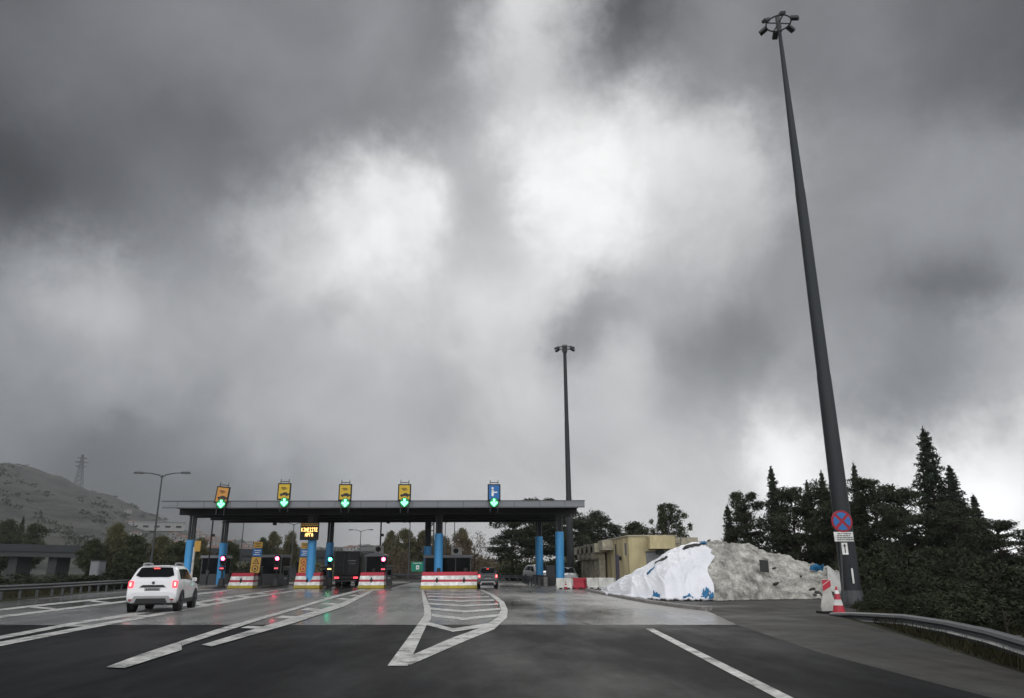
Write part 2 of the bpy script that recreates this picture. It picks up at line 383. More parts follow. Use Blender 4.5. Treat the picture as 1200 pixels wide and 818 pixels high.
mk_z = .012
crk = MB(); rows = []
for i, (x_, y_) in enumerate(((598, 702), (612, 703.8), (624, 708), (637, 711.5), (648, 716.5), (660, 720), (672, 726), (692, 733))):
    q = gnd(x_, y_); w_ = .05+.03*sin(i*2.1); rows.append([(q[0]-w_, q[1], .0095), (q[0]+w_, q[1]+.05, .0095)])
crk.grid(rows); struct(crk.build('road_crack', 'soffit'))
def strip(b, pts, w):
    """painted line of width w along ground points, given as (x, y) metres"""
    ps = [Vector((x, y, mk_z)) for x, y in pts]; rows = []
    for i, p in enumerate(ps):
        d = (ps[min(i+1, len(ps)-1)] - ps[max(i-1, 0)]).normalized(); n = Vector((-d.y, d.x, 0))*(w/2)
        rows.append([p-n, p+n])
    b.grid(rows)
_qn = [0]
def quadpx(b, *pts):
    _qn[0] = (_qn[0]+1) % 24; z = mk_z+_qn[0]*.0006
    b.add([(*gnd(x, y), z) for x, y in pts], [tuple(range(len(pts)))])
def marking(name, f):
    b = MB(); f(b); struct(b.build(name, 'paint'))
def gpx(*pts): return [gnd(*p) for p in pts]
def subdiv(p, n):
    return [(p[0][0]+(p[1][0]-p[0][0])*i/n, p[0][1]+(p[1][1]-p[0][1])*i/n) for i in range(n+1)]
def m_edge(b): strip(b, [(4.5, 19.9), (3.7, 9.4), (3.1, 2), (2.2, -12)], .2)
marking('road_marking', m_edge)
# gore in front of the wide barrier: two limbs closing in a V, chevrons between
def m_gore(b):
    quadpx(b, (454, 781), (478, 781), (499, 735), (489, 733))
    quadpx(b, (489, 732.6), (499, 734.6), (505, 726), (505, 713), (499, 700), (496, 691), (493.5, 691), (497, 714), (497, 722))
    quadpx(b, (470, 774), (481, 780), (545, 752), (579, 738), (594, 724), (595, 715), (591, 706), (579, 697), (566, 691.5), (561, 691.5), (574, 697.5), (585, 706.5), (587, 715), (583, 724), (566, 735), (530, 748))
marking('road_marking', m_gore)
def m_chev(b):
    for (y0, yc, y1, th, xl, xm, xr) in ((729, 737, 730, 4, 500, 531, 578), (720, 724.5, 720, 2.8, 506, 543, 586), (712.5, 716, 713, 2.4, 505, 545, 586), (707, 709.5, 707.5, 1.8, 503, 543, 584), (702.5, 704.3, 703, 1.4, 502, 541, 579), (698.8, 700.2, 699.2, 1.1, 501, 538, 573), (695.6, 696.6, 695.9, .9, 500, 535, 567), (693, 693.8, 693.2, .7, 499, 533, 562)):
        quadpx(b, (xl, y0), (xm, yc), (xm, yc+th), (xl, y0+th)); quadpx(b, (xm, yc), (xr, y1), (xr, y1+th), (xm, yc+th))
marking('road_marking', m_chev)
def m_gore2(b):
    quadpx(b, (124, 783.5), (146, 784.5), (213, 763), (212, 752.5), (165, 768))
    quadpx(b, (212, 752.4), (213, 758), (300, 729), (396, 700), (432, 690.5), (424, 690.5), (390, 699), (330, 717), (262, 736))
    quadpx(b, (236, 757), (248, 759), (345, 731), (404, 711), (440, 692), (436, 691.5), (398, 708), (340, 725.5))
    for (x0, y0, x1, y1, th) in ((290, 734.5, 318, 735.5, 2.6), (330, 722, 356, 723, 2.4), (360, 713, 380, 714.5, 2), (383, 706.5, 398, 708, 1.5), (401, 701, 413, 702.4, 1.2), (415, 697, 424, 698, .9)):
        quadpx(b, (x0, y0), (x1, y1), (x1-8, y1+th), (x0-8, y0+th))
marking('road_marking', m_gore2)
def m_gore3(b):
    quadpx(b, (-60, 764), (-60, 770), (100, 738), (200, 719), (290, 702), (362, 690.5), (355, 690.5), (280, 701.5), (190, 718), (90, 736))
    quadpx(b, (-60, 757), (-60, 761.5), (66, 737), (86, 732.5), (150, 723), (240, 706), (300, 696), (337, 690.3), (332, 690.3), (290, 696), (230, 705.5), (146, 720), (80, 731))
    for (x0, y0, x1, y1, th) in ((85, 732.6, 118, 732.4, 2.2), (146, 721.6, 178, 721, 2), (226, 706.6, 246, 708.3, 1.5), (256, 702, 272, 703.6, 1.3), (280, 698.2, 296, 699.4, 1.1), (302, 694.8, 316, 695.8, .9)):
        quadpx(b, (x0, y0), (x1, y1), (x1-10, y1+th), (x0-10, y0+th))
marking('road_marking', m_gore3)
def m_gore4(b):
    quadpx(b, (-40, 727), (-40, 730), (100, 712), (170, 703.5), (255, 695), (285, 690), (280, 690), (250, 693.5), (165, 702), (95, 710.5))
    quadpx(b, (-40, 719), (-40, 721), (40, 711.5), (150, 700), (250, 690.8), (248, 690), (148, 698.6), (38, 709.6))
    for (x0, y0, x1, y1, th) in ((40, 711, 66, 713.5, 1.5), (110, 704, 132, 706.5, 1.2)):
        quadpx(b, (x0, y0), (x1, y1), (x1-6, y1+th), (x0-6, y0+th))
marking('road_marking', m_gore4)

# ------------------------------------------------------------------ hills
RIDGE = [(-900, 430), (-500, 470), (-250, 500), (-120, 515), (0, 540), (40, 548), (70, 557), (100, 571), (130, 583), (160, 597), (180, 605), (205, 615), (235, 625), (270, 633), (320, 640), (380, 641), (430, 638), (480, 643), (540, 652), (620, 658), (900, 655), (1300, 650), (1800, 640)]
def ridge_y(x):
    for (a, b) in zip(RIDGE, RIDGE[1:]):
        if a[0] <= x <= b[0]: t = (x-a[0])/(b[0]-a[0]); return a[1]+(b[1]-a[1])*t
    return RIDGE[-1][1]
hill_tab = []
for x in range(-900, 1801, 6):
    d = sight(x, ridge_y(x)); hill_tab.append((atan2(d.x, d.y), d.z/sqrt(d.x**2+d.y**2)))
from bisect import bisect
hill_az = [q[0] for q in hill_tab]
def hash_noise(x, y):
    v = 0
    for k, (f, a) in enumerate(((1, 1), (2.1, .5), (4.3, .25), (8.7, .13))):
        v += a*sin(x*f*1.7+k*1.3+1.5*sin(y*f*1.1+k))*cos(y*f*1.3-k*.7+1.2*sin(x*f*.9))
    return v
def hill_z(az, r):
    i = min(max(bisect(hill_az, az), 1), len(hill_tab)-1)
    (a0, s0), (a1, s1) = hill_tab[i-1], hill_tab[i]; t = (az-a0)/(a1-a0) if a1 > a0 else 0
    s = s0+(s1-s0)*min(max(t, 0), 1)
    top = s*1500 + CAM_H
    if r <= 1500: u = (r-420)/1080; h = top*(max(u, 0)**1.15)
    else: h = top*max(0, 1-((r-1500)/1300)**2)
    return h + hash_noise(az*22, r/190)*min(6, top*.05)*max(0, min(1, (r-430)/200)) - .6
hb = MB()
rs_ = [420+1080*(i/26) for i in range(27)] + [1500+1000*(i/6) for i in range(1, 7)]
azs = [hill_tab[0][0] + (hill_tab[-1][0]-hill_tab[0][0])*i/300 for i in range(301)]
hb.grid([[(sin(a)*r, cos(a)*r, hill_z(a, r)) for a in azs] for r in rs_])
struct(hb.build('hill', 'hill', smooth=180))

cl = []; rsc = random.Random(8)
for k in range(900):
    d_ = sight(rsc.uniform(-260, 460), 600); a_ = atan2(d_.x, d_.y); r_ = rsc.uniform(520, 1560)
    if hash_noise(a_*30, r_/120) < .05: continue
    sz = rsc.uniform(2.0, 5.0); cl.append((sin(a_)*r_, cos(a_)*r_, hill_z(a_, r_)+sz*.25, sz*1.6, sz*1.3, sz*.6, 26))
scrub_clumps = cl
# houses of the town on the slope, one mesh kit reused
def make_house():
    t = thing('hillside_house', 'small pale flat-fronted house on the misty hillside', 'house', group='pale houses scattered over the misty hillside')
    b = MB(); b.box((0, 0, 3), (10, 9, 6)); b.build('wall', 'house', t)
    b = MB(); b.prism([(-5.3, -4.8, 6), (5.3, -4.8, 6), (0, -4.8, 7.9)], (0, 9.6, 0)); b.build('roof', 'houseroof', t)
    for (x, z) in ((-2.6, 1.7), (2.4, 1.7), (-2.6, 4.5), (2.4, 4.5)):
        b = MB(); b.box((x, -4.52, z), (1.4, .1, 1.5)); b.build('window', 'glass', t)
    return t
house0 = make_house(); placed = 0
rnd = random.Random(5)
spots = []
for k in range(46):
    px_ = rnd.choice([rnd.uniform(205, 300), rnd.uniform(225, 295), rnd.uniform(225, 295), rnd.uniform(205, 300), rnd.uniform(135, 215), rnd.uniform(385, 455)])
    spots.append((px_, rnd.uniform(560, 1350)))
for (px_, r) in spots:
    d = sight(px_, 640); a = atan2(d.x, d.y)
    loc = (sin(a)*r, cos(a)*r, hill_z(a, r)-.8)
    rz = -a + rnd.uniform(-.5, .5)
    if placed == 0: house0.location = loc; house0.rotation_euler = (0, 0, rz); o = house0
    else: o = copy_thing(house0, loc, rz)
    sc = rnd.uniform(.8, 1.5); o.scale = (sc*rnd.uniform(.8, 1.5), sc, sc*rnd.uniform(.7, 1.1)); placed += 1
# long white industrial building on the slope
a0 = at(128, 607, 980); d = sight(165, 612); a = atan2(d.x, d.y); r = 1020
t = thing('warehouse', 'long white flat-roofed warehouse lying across the lower slope', 'building', (sin(a)*r, cos(a)*r, hill_z(a, r)-1), -a)
b = MB(); b.box((0, 0, 5), (98, 22, 10)); b.build('wall', 'house', t)
b = MB(); b.box((0, 0, 10.4), (100, 24, .8)); b.build('roof', 'fascia', t)
b = MB(); [b.box((x, -11.05, 5), (6, .12, 2.4)) for x in range(-42, 43, 12)]; b.build('window', 'glass', t)
# lattice pylon on the ridge
d = sight(92, 566); a = atan2(d.x, d.y); r = 1440; pz = hill_z(a, r)
pt = thing('power_pylon', 'grey lattice power pylon standing on the hill ridge in mist', 'pylon', (sin(a)*r, cos(a)*r, pz-1), -a+.3)
b = MB(); Hp = 56; th = .42
def pyw(z): return 5.2*(1-z/Hp)**1.1+1.1
zs = [0, 9, 17, 24, 30, 36, 42, 48, 53, Hp]
for sx in (-1, 1):
    for sy in (-1, 1): b.path([(sx*pyw(z), sy*pyw(z), z) for z in zs], th, 5)
for z0, z1 in zip(zs, zs[1:]):
    for s in (-1, 1):
        b.tube((-pyw(z0), s*pyw(z0), z0), (pyw(z1), s*pyw(z1), z1), th*.7, n=4); b.tube((pyw(z0), s*pyw(z0), z0), (-pyw(z1), s*pyw(z1), z1), th*.7, n=4)
        b.tube((s*pyw(z0), -pyw(z0), z0), (s*pyw(z1), pyw(z1), z1), th*.7, n=4)
b.build('tower', 'dark_steel', pt)
for z, w in ((36, 9), (43, 11), (50, 8)):
    b = MB()
    for s in (-1, 1): b.path([(s*w, 0, z), (0, -.8, z+1.6)], th, 5); b.path([(s*w, 0, z), (0, .8, z-.6)], th, 5)
    b.build('crossarm', 'dark_steel', pt)

# ------------------------------------------------------------------ overpass
ob = thing('overpass', 'long grey concrete road bridge crossing behind the left trees', 'bridge')
b = MB()
A = at(-330, 634, 150); B = at(450, 650, 150)
dk = (B-A); n = 30
rows = []
for i in range(n+1):
    p = A+dk*(i/n)
    rows.append([p+Vector((0, 0, -.1)), p+Vector((0, 0, -1.7)), p+Vector((0, 9, -1.7)), p+Vector((0, 9, -.1)), p+Vector((0, 0, -.1))])
b.grid(rows); b.build('deck', 'bridge', ob)
b = MB(); rows = [[q+Vector((0, -.25, -.75)), q+Vector((0, -.25, .55)), q+Vector((0, .1, .55)), q+Vector((0, .1, -.09))] for q in (A, A+dk*.5, B)]
b.grid(rows); b.build('parapet', 'mast', ob)
for px_ in (-230, -150, -70, 20, 66, 145, 250, 345, 425):
    p = at(px_, 660, 153); t_ = (p.x-A.x)/dk.x; zt = A.z+dk.z*t_-1.7
    b = MB(); b.box((p.x, 154, zt/2), (1.6, 5, zt)); b.build('pier', 'bridge', ob)

# ------------------------------------------------------------------ guardrails
def guardrail(label, pts, post_every=2.0, facing=1, group=None, hgt=.78):
    t = thing('guardrail', label, 'guardrail', (pts[0][0], pts[0][1], 0), group=group)
    P = [Vector((q[0]-pts[0][0], q[1]-pts[0][1], q[2] if len(q) > 2 else 0)) for q in pts]
    prof = [(0, hgt), (.07, hgt-.03), (.09, hgt-.08), (.03, hgt-.13), (.03, hgt-.18), (.09, hgt-.23), (.07, hgt-.29), (0, hgt-.32)]
    rows = []
    for i, p in enumerate(P):
        d = (P[min(i+1, len(P)-1)]-P[max(i-1, 0)]).normalized(); nn = Vector((-d.y, d.x, 0)).normalized()*facing
        rows.append([p+nn*q+Vector((0, 0, z)) for q, z in prof])
    b = MB(); b.grid(rows); b.build('rail', 'steel', t, smooth=40, solid=.012)
    seg = [(P[i+1]-P[i]).length for i in range(len(P)-1)]; tot = sum(seg); s = .3
    pm = None
    while s < tot:
        q = s; i = 0
        while q > seg[i]: q -= seg[i]; i += 1
        p = P[i]+(P[i+1]-P[i])*(q/seg[i]); d = (P[i+1]-P[i]).normalized(); nn = Vector((-d.y, d.x, 0))*facing
        if pm is None:
            bb = MB(); bb.box((0, 0, hgt/2-.02), (.1, .14, hgt)); pm = bb.build('post', 'dark_steel', t); o = pm
        else:
            o = pm.copy(); col.objects.link(o); o.parent = t
        o.location = p-nn*.09; o.rotation_euler = (0, 0, atan2(d.y, d.x))
        s += post_every
    return t
gr = [gnd(x, y) for x, y in ((-260, 722), (-120, 712), (0, 703.5), (60, 699), (105, 694.5), (150, 690.5))]
guardrail('long steel guardrail along the left road edge with closely set posts', gr, 2.0, -1)
gr2 = []
for x, yt, Y in ((974, 718, 24.5), (1000, 717.5, 23), (1060, 720, 19), (1110, 727, 16), (1160, 737, 13.5), (1230, 756, 11), (1330, 790, 8)):
    q = at(x, yt, Y); gr2.append((q.x, q.y, q.z-.72))
guardrail('curved steel guardrail beginning beside the red and white marker', gr2, 2.0, -1, hgt=.72)
gr3 = [gnd(x, y) for x, y in ((545, 680.5), (590, 681.5), (612, 682.5), (622, 686), (634, 688.5))]
guardrail('pale guardrail bending away behind the small dark car', [(x, y) for x, y in gr3], 3.0, 1)
guardrail('distant guardrail beside the exit road beyond the booths', [(-2, 112), (-9, 118), (-16, 126), (-17, 150)], 3.0, 1)

# grey cabinet behind left rail
c = at(111, 690, 68); ch = at(111, 657, 68).z/2.1
t = thing('roadside_cabinet', 'tall plain grey metal cabinet behind the left guardrail', 'cabinet', (c.x, 68, 0), -.35); t.scale = (1.5, 1.5, ch)
b = MB(); b.box((0, 0, 1.05), (.62, .5, 2.0), taper=(1.0, 1.0)); b.build('body', 'fascia', t, bevel=.02)
b = MB(); b.box((0, 0, 2.08), (.68, .56, .06)); b.build('roof', 'steel', t)
b = MB(); b.box((0, -.262, 1.1), (.5, .02, 1.7)); b.build('door', 'fascia', t)
b = MB(); b.box((0, 0, .04), (.7, .6, .12)); b.build('plinth', 'kerb', t)

# ------------------------------------------------------------------ toll plaza
YF, YB = 61.0, 77.0
ZT = at(440, 587.3, YF).z; ZB = ZT-.52
XL, XR = at(190, 590, YF).x, at(685, 588, YF).x
cp = thing('toll_canopy', 'wide flat grey toll canopy carried on blue clad columns', 'canopy')
b = MB(); b.box(((XL+XR)/2, YF+.12, (ZT+ZB)/2), (XR-XL, .24, ZT-ZB))
xs_ = XL+1.2
while xs_ < XR: b.box((xs_, YF-.001, (ZT+ZB)/2), (.03, .008, ZT-ZB-.04), 1); xs_ += 2.05
b.box(((XL+XR)/2, YF-.004, ZB+.05), (XR-XL-.1, .02, .03), 1)
b.build('fascia', ['fascia', 'dark_steel'], cp)
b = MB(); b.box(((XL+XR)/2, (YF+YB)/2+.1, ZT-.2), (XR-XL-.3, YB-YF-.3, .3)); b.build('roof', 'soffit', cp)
b = MB(); b.box(((XL+XR)/2, YF+.14, ZT+.03), (XR-XL+.1, .36, .05)); b.build('coping', 'steel', cp)
for i, yy in enumerate((64.5, 68, 71.5, 75.5)):
    b = MB(); ins = .2+i*.1
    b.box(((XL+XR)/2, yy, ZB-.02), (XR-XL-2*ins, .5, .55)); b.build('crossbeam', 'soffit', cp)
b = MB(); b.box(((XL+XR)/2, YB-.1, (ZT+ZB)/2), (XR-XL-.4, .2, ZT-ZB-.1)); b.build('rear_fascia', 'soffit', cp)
def column(px_, Y, ztop, dark=False, r=.37, zb=.15, base=None):
    x = at(px_, 650, Y).x
    p = bpy.data.objects.new('column', None)
    b = MB()
    for s in (-.2, .2): b.path([(x+s, Y, .15), (x+s, Y, ZB+.2)], .11, 10)
    b.path([(x, Y+.18, .15), (x, Y+.18, ZB+.2)], .11, 10)
    b.box((x, Y+.05, ZB-.25), (.7, .6, .08)); b.box((x, Y+.05, ztop+.03), (.6, .5, .06))
    cc = b.build('column', 'dark_steel', cp, smooth=40)
    b = MB(); b.path([(x, Y, zb), (x, Y, ztop)], r, 20); b.build('sleeve', 'blue', cc, smooth=40)
    b = MB(); b.path([(x, Y, .02), (x, Y, .16)], r+.06, 20); b.build('base', 'kerb', cc, smooth=40)
for q in ((222, 66, 3.95), (365, 66, 4.05), (514, 66, 4.4), (656, 65.6, 4.5)): column(*q)
for q in ((261, 75.5, 4.0), (386, 75.5, 4.0), (501, 75.5, 3.6), (632, 75.5, 4.5)): column(*q)

# islands (raised kerbed platforms under the booths)
def island(px0, px1, Y0, Y1):
    x0, x1 = at(px0, 690, Y0).x, at(px1, 690, Y0).x; w = (x1-x0)/2; cx = (x0+x1)/2
    b = MB(); pts = [(x0+.3, Y0, 0), (x1-.3, Y0, 0), (x1, Y0+.6, 0), (x1, Y1-.8, 0), (cx, Y1, 0), (x0, Y1-.8, 0), (x0, Y0+.6, 0)]
    b.prism(pts, (0, 0, .15)); struct(b.build('island_kerb', 'kerb', bevel=.02))
    return cx
# four barriers
def barrier(px0, px1, Y, label, lean=0.0):
    x0, x1 = at(px0, 690, Y).x, at(px1, 690, Y).x; cx = (x0+x1)/2; w = x1-x0
    t = thing('crash_cushion', label, 'crash barrier', (cx, Y, 0), group='striped crash cushions before the toll islands')
    bands = [(0.02, .24, 2), (.24, .52, 1), (.52, .68, 0), (.68, .98, 1), (.98, 1.26, 0)]
    b = MB()
    for (z0, z1, m) in bands:
        def rect(z):
            k = z/1.26; f = -.55+.42*k; sl = lean*k
            return [(-w/2+sl+.05*k, f, z), (w/2-.05*k, f, z), (w/2-.05*k, 1.1, z), (-w/2+sl+.05*k, 1.1, z)]
        lo, hi = rect(z0+.004), rect(z1)
        b.add(lo+hi, [(3, 2, 1, 0), (4, 5, 6, 7), (0, 1, 5, 4), (1, 2, 6, 5), (2, 3, 7, 6), (3, 0, 4, 7)], m)
    b.build('body', ['red', 'white', 'yellowpaint'], t, bevel=.015)
    for k in ([0] if w < 3 else [-.22, .25]):
        b = MB(); zc = .64
        b.prism([(k*w-.11, -.36, zc), (k*w, -.34, zc-.3), (k*w+.11, -.36, zc), (k*w, -.30, zc+.26)], (0, -.05, 0)); b.build('buckle', 'blackp', t)
        b = MB(); b.path([(k*w+.1, .2, 1.26), (k*w+.1, .2, 1.52), (k*w+.1, .2, 1.56)], [.17, .15, .08], 10); b.build('cap', 'blackp', t, smooth=40)
    return t
BAR = [(268, 297.5, 67.0, 'striped red and white crash barrier furthest from the building, under the yellow warning totem', .15),
       (345, 375.5, 66.0, 'striped red and white crash barrier below the lit amber message sign', .08),
       (420, 450.5, 64.5, 'striped red and white crash barrier in front of the narrow arched booth', .1),
       (493, 560.5, 61.3, 'widest striped red and white crash barrier beside the small dark car', .05)]
for q in BAR: barrier(*q)
for (p0, p1, y0, y1) in ((262, 304, 67.8, 88), (341, 381, 66.9, 88), (416, 456, 65.4, 88), (491, 561, 62.2, 88), (196, 240, 64.6, 88)): island(p0, p1, y0, y1)

def booth(px0, px1, Y, pytop, label, arch=False, mull=2, ac=None):
    x0, x1 = at(px0, 660, Y).x, at(px1, 660, Y).x; w = x1-x0; cx = (x0+x1)/2; zt = at((px0+px1)/2, pytop, Y).z-.15
    dp = 3.2
    t = thing('toll_booth', label, 'toll booth', (cx, Y, .15), group='toll booths on the islands')
    b = MB(); b.box((0, dp/2, .5), (w-.06, dp-.06, 1.0)); b.build('lower_panel', 'boothgrey', t)
    b = MB(); pw = .09
    for sx in (-1, 1):
        for yy in (pw/2, dp-pw/2):
            b = MB(); b.box((sx*(w/2-pw/2), yy, (zt-.2)/2), (pw, pw, zt-.2)); b.build('corner_post', 'steel', t)
    for k in range(1, mull):
        b = MB(); b.box((-w/2+w*k/mull, .04, 1+(zt-1.3)/2), (.07, .07, zt-1.3)); b.build('mullion', 'steel', t)
    for k in range(mull):
        xx = -w/2+w*(k+.5)/mull
        b = MB(); b.box((xx, .06, 1.0+(zt-1.25)/2), (w/mull-.1, .03, zt-1.25)); b.build('window', 'glass', t)
    for sx in (-1, 1):
        b = MB(); b.box((sx*(w/2-.05), dp/2, 1.0+(zt-1.25)/2), (.03, dp-.25, zt-1.25)); b.build('window', 'glass', t)
    b = MB(); b.box((0, dp-.06, 1.0+(zt-1.25)/2), (w-.2, .03, zt-1.25)); b.build('rear_panel', 'blackm', t)
    b = MB()
    if arch:
        pts = [(-w/2-.12, 0, zt-.28)]+[(-w/2-.12+(w+.24)*i/10, 0, zt-.12+.18*sin(pi*i/10)) for i in range(11)]+[(w/2+.12, 0, zt-.28)]
        b.prism([(p[0], -.15, p[2]) for p in pts], (0, dp+.3, 0))
    else: b.box((0, dp/2, zt-.12), (w+.2, dp+.3, .25))
    b.build('roof', 'fascia', t, bevel=.02)
    if ac:
        b = MB(); b.box((ac, .9, zt+.36), (1.0 if w > 3 else .8, .5, .68)); u = b.build('air_conditioner', 'acwhite', t, bevel=.03)
        b = MB(); b.path([(ac-.05, .64, zt+.38), (ac-.05, .62, zt+.38)], .24, 18); b.build('fan_grille', 'blackp', u)
    return t
booth(497.5, 552, 70.5, 650.5, 'widest dark glazed toll booth with air conditioner on its roof', mull=3, ac=.75)
booth(428.5, 449.5, 71, 648.5, 'narrow toll booth with a curved pale roof edge behind its barrier', arch=True, mull=1, ac=.25)
booth(305, 330, 73, 650, 'dark toll booth to the right of the yellow warning totem', mull=1)
booth(236, 258, 76, 651, 'dark toll booth behind the outermost blue column', mull=1)

# low black attenuators at the booth sides / posts with signals
def signal(px_, py_, Y, lit, label, display=None):
    p = at(px_, py_, Y)
    t = thing('traffic_signal', label, 'traffic light', (p.x, Y, .15), group='lane traffic lights at the booths')
    h = p.z-.15
    b = MB(); b.path([(0, .12, 0), (0, .12, h-.15)], .07, 10); b.build('post', 'blackm', t)
    b = MB(); b.box((0, .1, h-.16), (.42, .26, .85)); b.build('housing', 'blackp', t, bevel=.04)
    b = MB(); b.path([(0, -.035, h), (0, -.075, h), (0, -.1, h)], [.15, .14, .06], 16); b.build('lamp', lit, t, smooth=60)
    b = MB(); b.path([(0, -.035, h-.36), (0, -.06, h-.36)], .14, 16); b.build('unlit_lamp', 'glass', t)
    for s in (0, -.36):
        b = MB(); n = 9
        rows = [[(.19*cos(pi*k/n), yy, h+s+.19*sin(pi*k/n)) for k in range(n+1)] for yy in (-.03, -.26)]
        b.grid(rows); b.build('visor', 'blackp', t, solid=.012)
    b = MB(); b.box((0, 0, h-.82), (.44, .3, .36)); dspl = b.build('display', 'blackp', t, bevel=.02)
    b = MB()
    for k in (-.11, 0, .11): b.box((k, -.158, h-.8), (.075, .012, .1))
    b.build('digit', display or 'redled', dspl)
    b = MB(); b.box((0, .15, .35), (.5, .5, .7), taper=(.7, .7)); b.build('base', 'blackm', t, bevel=.03)
    return t
signal(261.5, 654.5, 66.5, 'redlamp', 'red traffic light on a post at the first striped barrier')
signal(325, 654.5, 67.0, 'redlamp', 'red traffic light beside the totem booth, left of the amber message sign')
signal(387, 655.5, 67.5, 'greenlamp', 'green traffic light next to the dark lorry', 'amber')
signal(449.5, 655.5, 65.9, 'redlamp', 'red traffic light at the corner of the arched booth')

def equipment_post(px_, pyt, Y, label):
    p = at(px_, pyt, Y); t = thing('equipment_post', label, 'post', (p.x, Y, .15), group='thin posts on the toll islands')
    b = MB(); b.path([(0, 0, 0), (0, 0, p.z)], .07, 8); b.build('pole', 'blackm', t)
    b = MB(); b.box((.14, -.05, p.z*.72), (.3, .34, .24)); b.build('camera_box', 'blackp', t, bevel=.02)
    b = MB(); b.box((0, -.02, 1.1), (.26, .2, .5)); b.build('junction_box', 'dark_steel', t, bevel=.02)
equipment_post(250, 607, 74, 'thin black post behind the first traffic light')
equipment_post(447, 607, 72, 'thin black post rising beside the arched booth to the canopy')
equipment_post(313, 640, 79, 'short black post behind the totem booth')
def pay_machine(px_, Y, label, h=1.5):
    p = at(px_, 680, Y); t = thing('payment_machine', label, 'payment machine', (p.x, Y, .15), group='payment machines along the toll lanes')
    b = MB(); b.box((0, 0, h/2), (.5, .45, h)); b.build('cabinet', 'boothgrey', t, bevel=.03)
    b = MB(); b.box((0, -.235, h*.72), (.36, .02, h*.3)); b.build('screen', 'glass', t)
    b = MB(); b.prism([(-.3, -.3, h), (.3, -.3, h), (.3, .25, h+.12), (-.3, .25, h+.12)], (0, 0, .05)); b.build('hood', 'blackm', t)
    b = MB(); b.box((0, -.235, h*.4), (.2, .02, .12)); b.build('slot', 'silver', t)
pay_machine(303, 70.5, 'grey payment machine to the right of the first striped barrier')
pay_machine(335, 72, 'grey payment machine just before the second striped barrier')
pay_machine(380, 69.5, 'grey payment machine beside the green light lane')
pay_machine(456, 69, 'grey payment machine right of the arched booth')

# lane signs on the canopy edge
def lane_sign(px_, py_c, kind, label, tilt=0.0):
    p = at(px_, py_c, YF-.2); h, w = 1.32, 1.04
    t = thing('lane_sign', label, 'lane sign', (p.x, YF-.2, p.z), group='lane signs standing on the canopy edge')
    t.rotation_euler = (0, tilt, 0)
    fm = {'y': 'yellow', 'o': 'orange', 'b': 'bluesign'}[kind]
    b = MB(); b.box((0, .05, 0), (w, .16, h)); b.build('frame', 'blackp', t, bevel=.02)
    pan = MB(); pan.box((0, -.04, 0), (w-.2, .03, h-.2)); pn = pan.build('panel', fm, t)
    y = -.06; b = MB()
    if kind == 'b':
        b.box((-.12, y, -.05), (.18, .012, .5)); b.path([(-.12, y+.006, .33), (-.12, y-.006, .33)], .1, 14); b.box((.11, y, .0), (.3, .012, .1))
        b.build('pictogram', 'white', pn)
    else:
        b.prism([(-.34, y, -.3), (-.3, y, -.17), (-.14, y, -.15), (-.02, y, -.06), (.2, y, -.06), (.3, y, -.15), (.42, y, -.16), (.42, y, -.3)], (0, .012, 0))
        for k in (-.18, .24): b.path([(k, y+.006, -.3), (k, y-.008, -.3)], .08, 12)
        for rr in (.12, .22, .32):
            pts = [(-.06+rr*cos(q), y, .08+rr*sin(q)*.8) for q in np.linspace(.5, 2.2, 8)]
            b.path(pts, .022, 5)
        b.build('pictogram', 'stone', pn)
    b = MB()
    for s in (-.32, .32): b.path([(s, .05, h/2), (s, .05, h/2+.34)], .03, 6)
    b.path([(-.36, .05, h/2+.13), (.36, .05, h/2+.13)], .035, 6); b.build('lifting_bracket', 'steel', t)
    b = MB()
    for s in (-.3, .3): b.path([(s, .3, -h/2-.9), (s, .12, -h/2+.2)], .04, 6)
    b.build('stay', 'steel', t)
    return t
def lane_arrow(px_, py_, label):
    p = at(px_, py_, YF-.32)
    t = thing('lane_arrow_light', label, 'lane signal', (p.x, YF-.32, p.z), group='green arrow lights under the lane signs')
    b = MB(); b.path([(0, .14, 0), (0, 0, 0)], [.38, .38], 24); b.build('housing', 'blackp', t, smooth=40)
    b = MB(); b.path([(0, -.004, 0), (0, -.02, 0)], .35, 24); f = b.build('face', 'greenface', t)
    b = MB(); y = -.03
    b.prism([(-.085, y, .3), (.085, y, .3), (.085, y, -.02), (-.085, y, -.02)], (0, .008, 0))
    b.prism([(0, y-.001, -.32), (.3, y-.001, .0), (.19, y-.001, .1), (0, y-.001, -.1), (-.19, y-.001, .1), (-.3, y-.001, .0)], (0, .008, 0))
    b.build('arrow', 'greenarrow', t)
    b = MB(); b.box((0, .2, -.1), (.12, .2, .5)); b.build('bracket', 'steel', t)
SG = [(260.5, 580, 590.5, 'o', 'faded orange lane sign tilted at the far left of the canopy', 'green arrow light below the tilted orange lane sign', .10),
      (333, 576, 588.8, 'y', 'yellow lane sign with greenish edge, second along the canopy from the street lamp side', 'green arrow light under the second yellow sign, nearest above the message board', 0),
      (404.5, 577, 589.5, 'y', 'yellow lane sign at the canopy middle, above the dark lorry', 'green arrow light over the lorry lane', 0),
      (474, 577, 588.8, 'y', 'yellow lane sign next to the blue one, above the open lane', 'green arrow light between the lorry lane and the blue sign', 0),
      (579, 577, 589, 'b', 'blue lane sign with a white figure and arm', 'green arrow light under the blue lane sign', 0)]
for (x, y, y2, k, l1, l2, tl) in SG: lane_sign(x, y, k, l1, tl); lane_arrow(x-(1.5 if k == 'o' else 0), y2, l2)

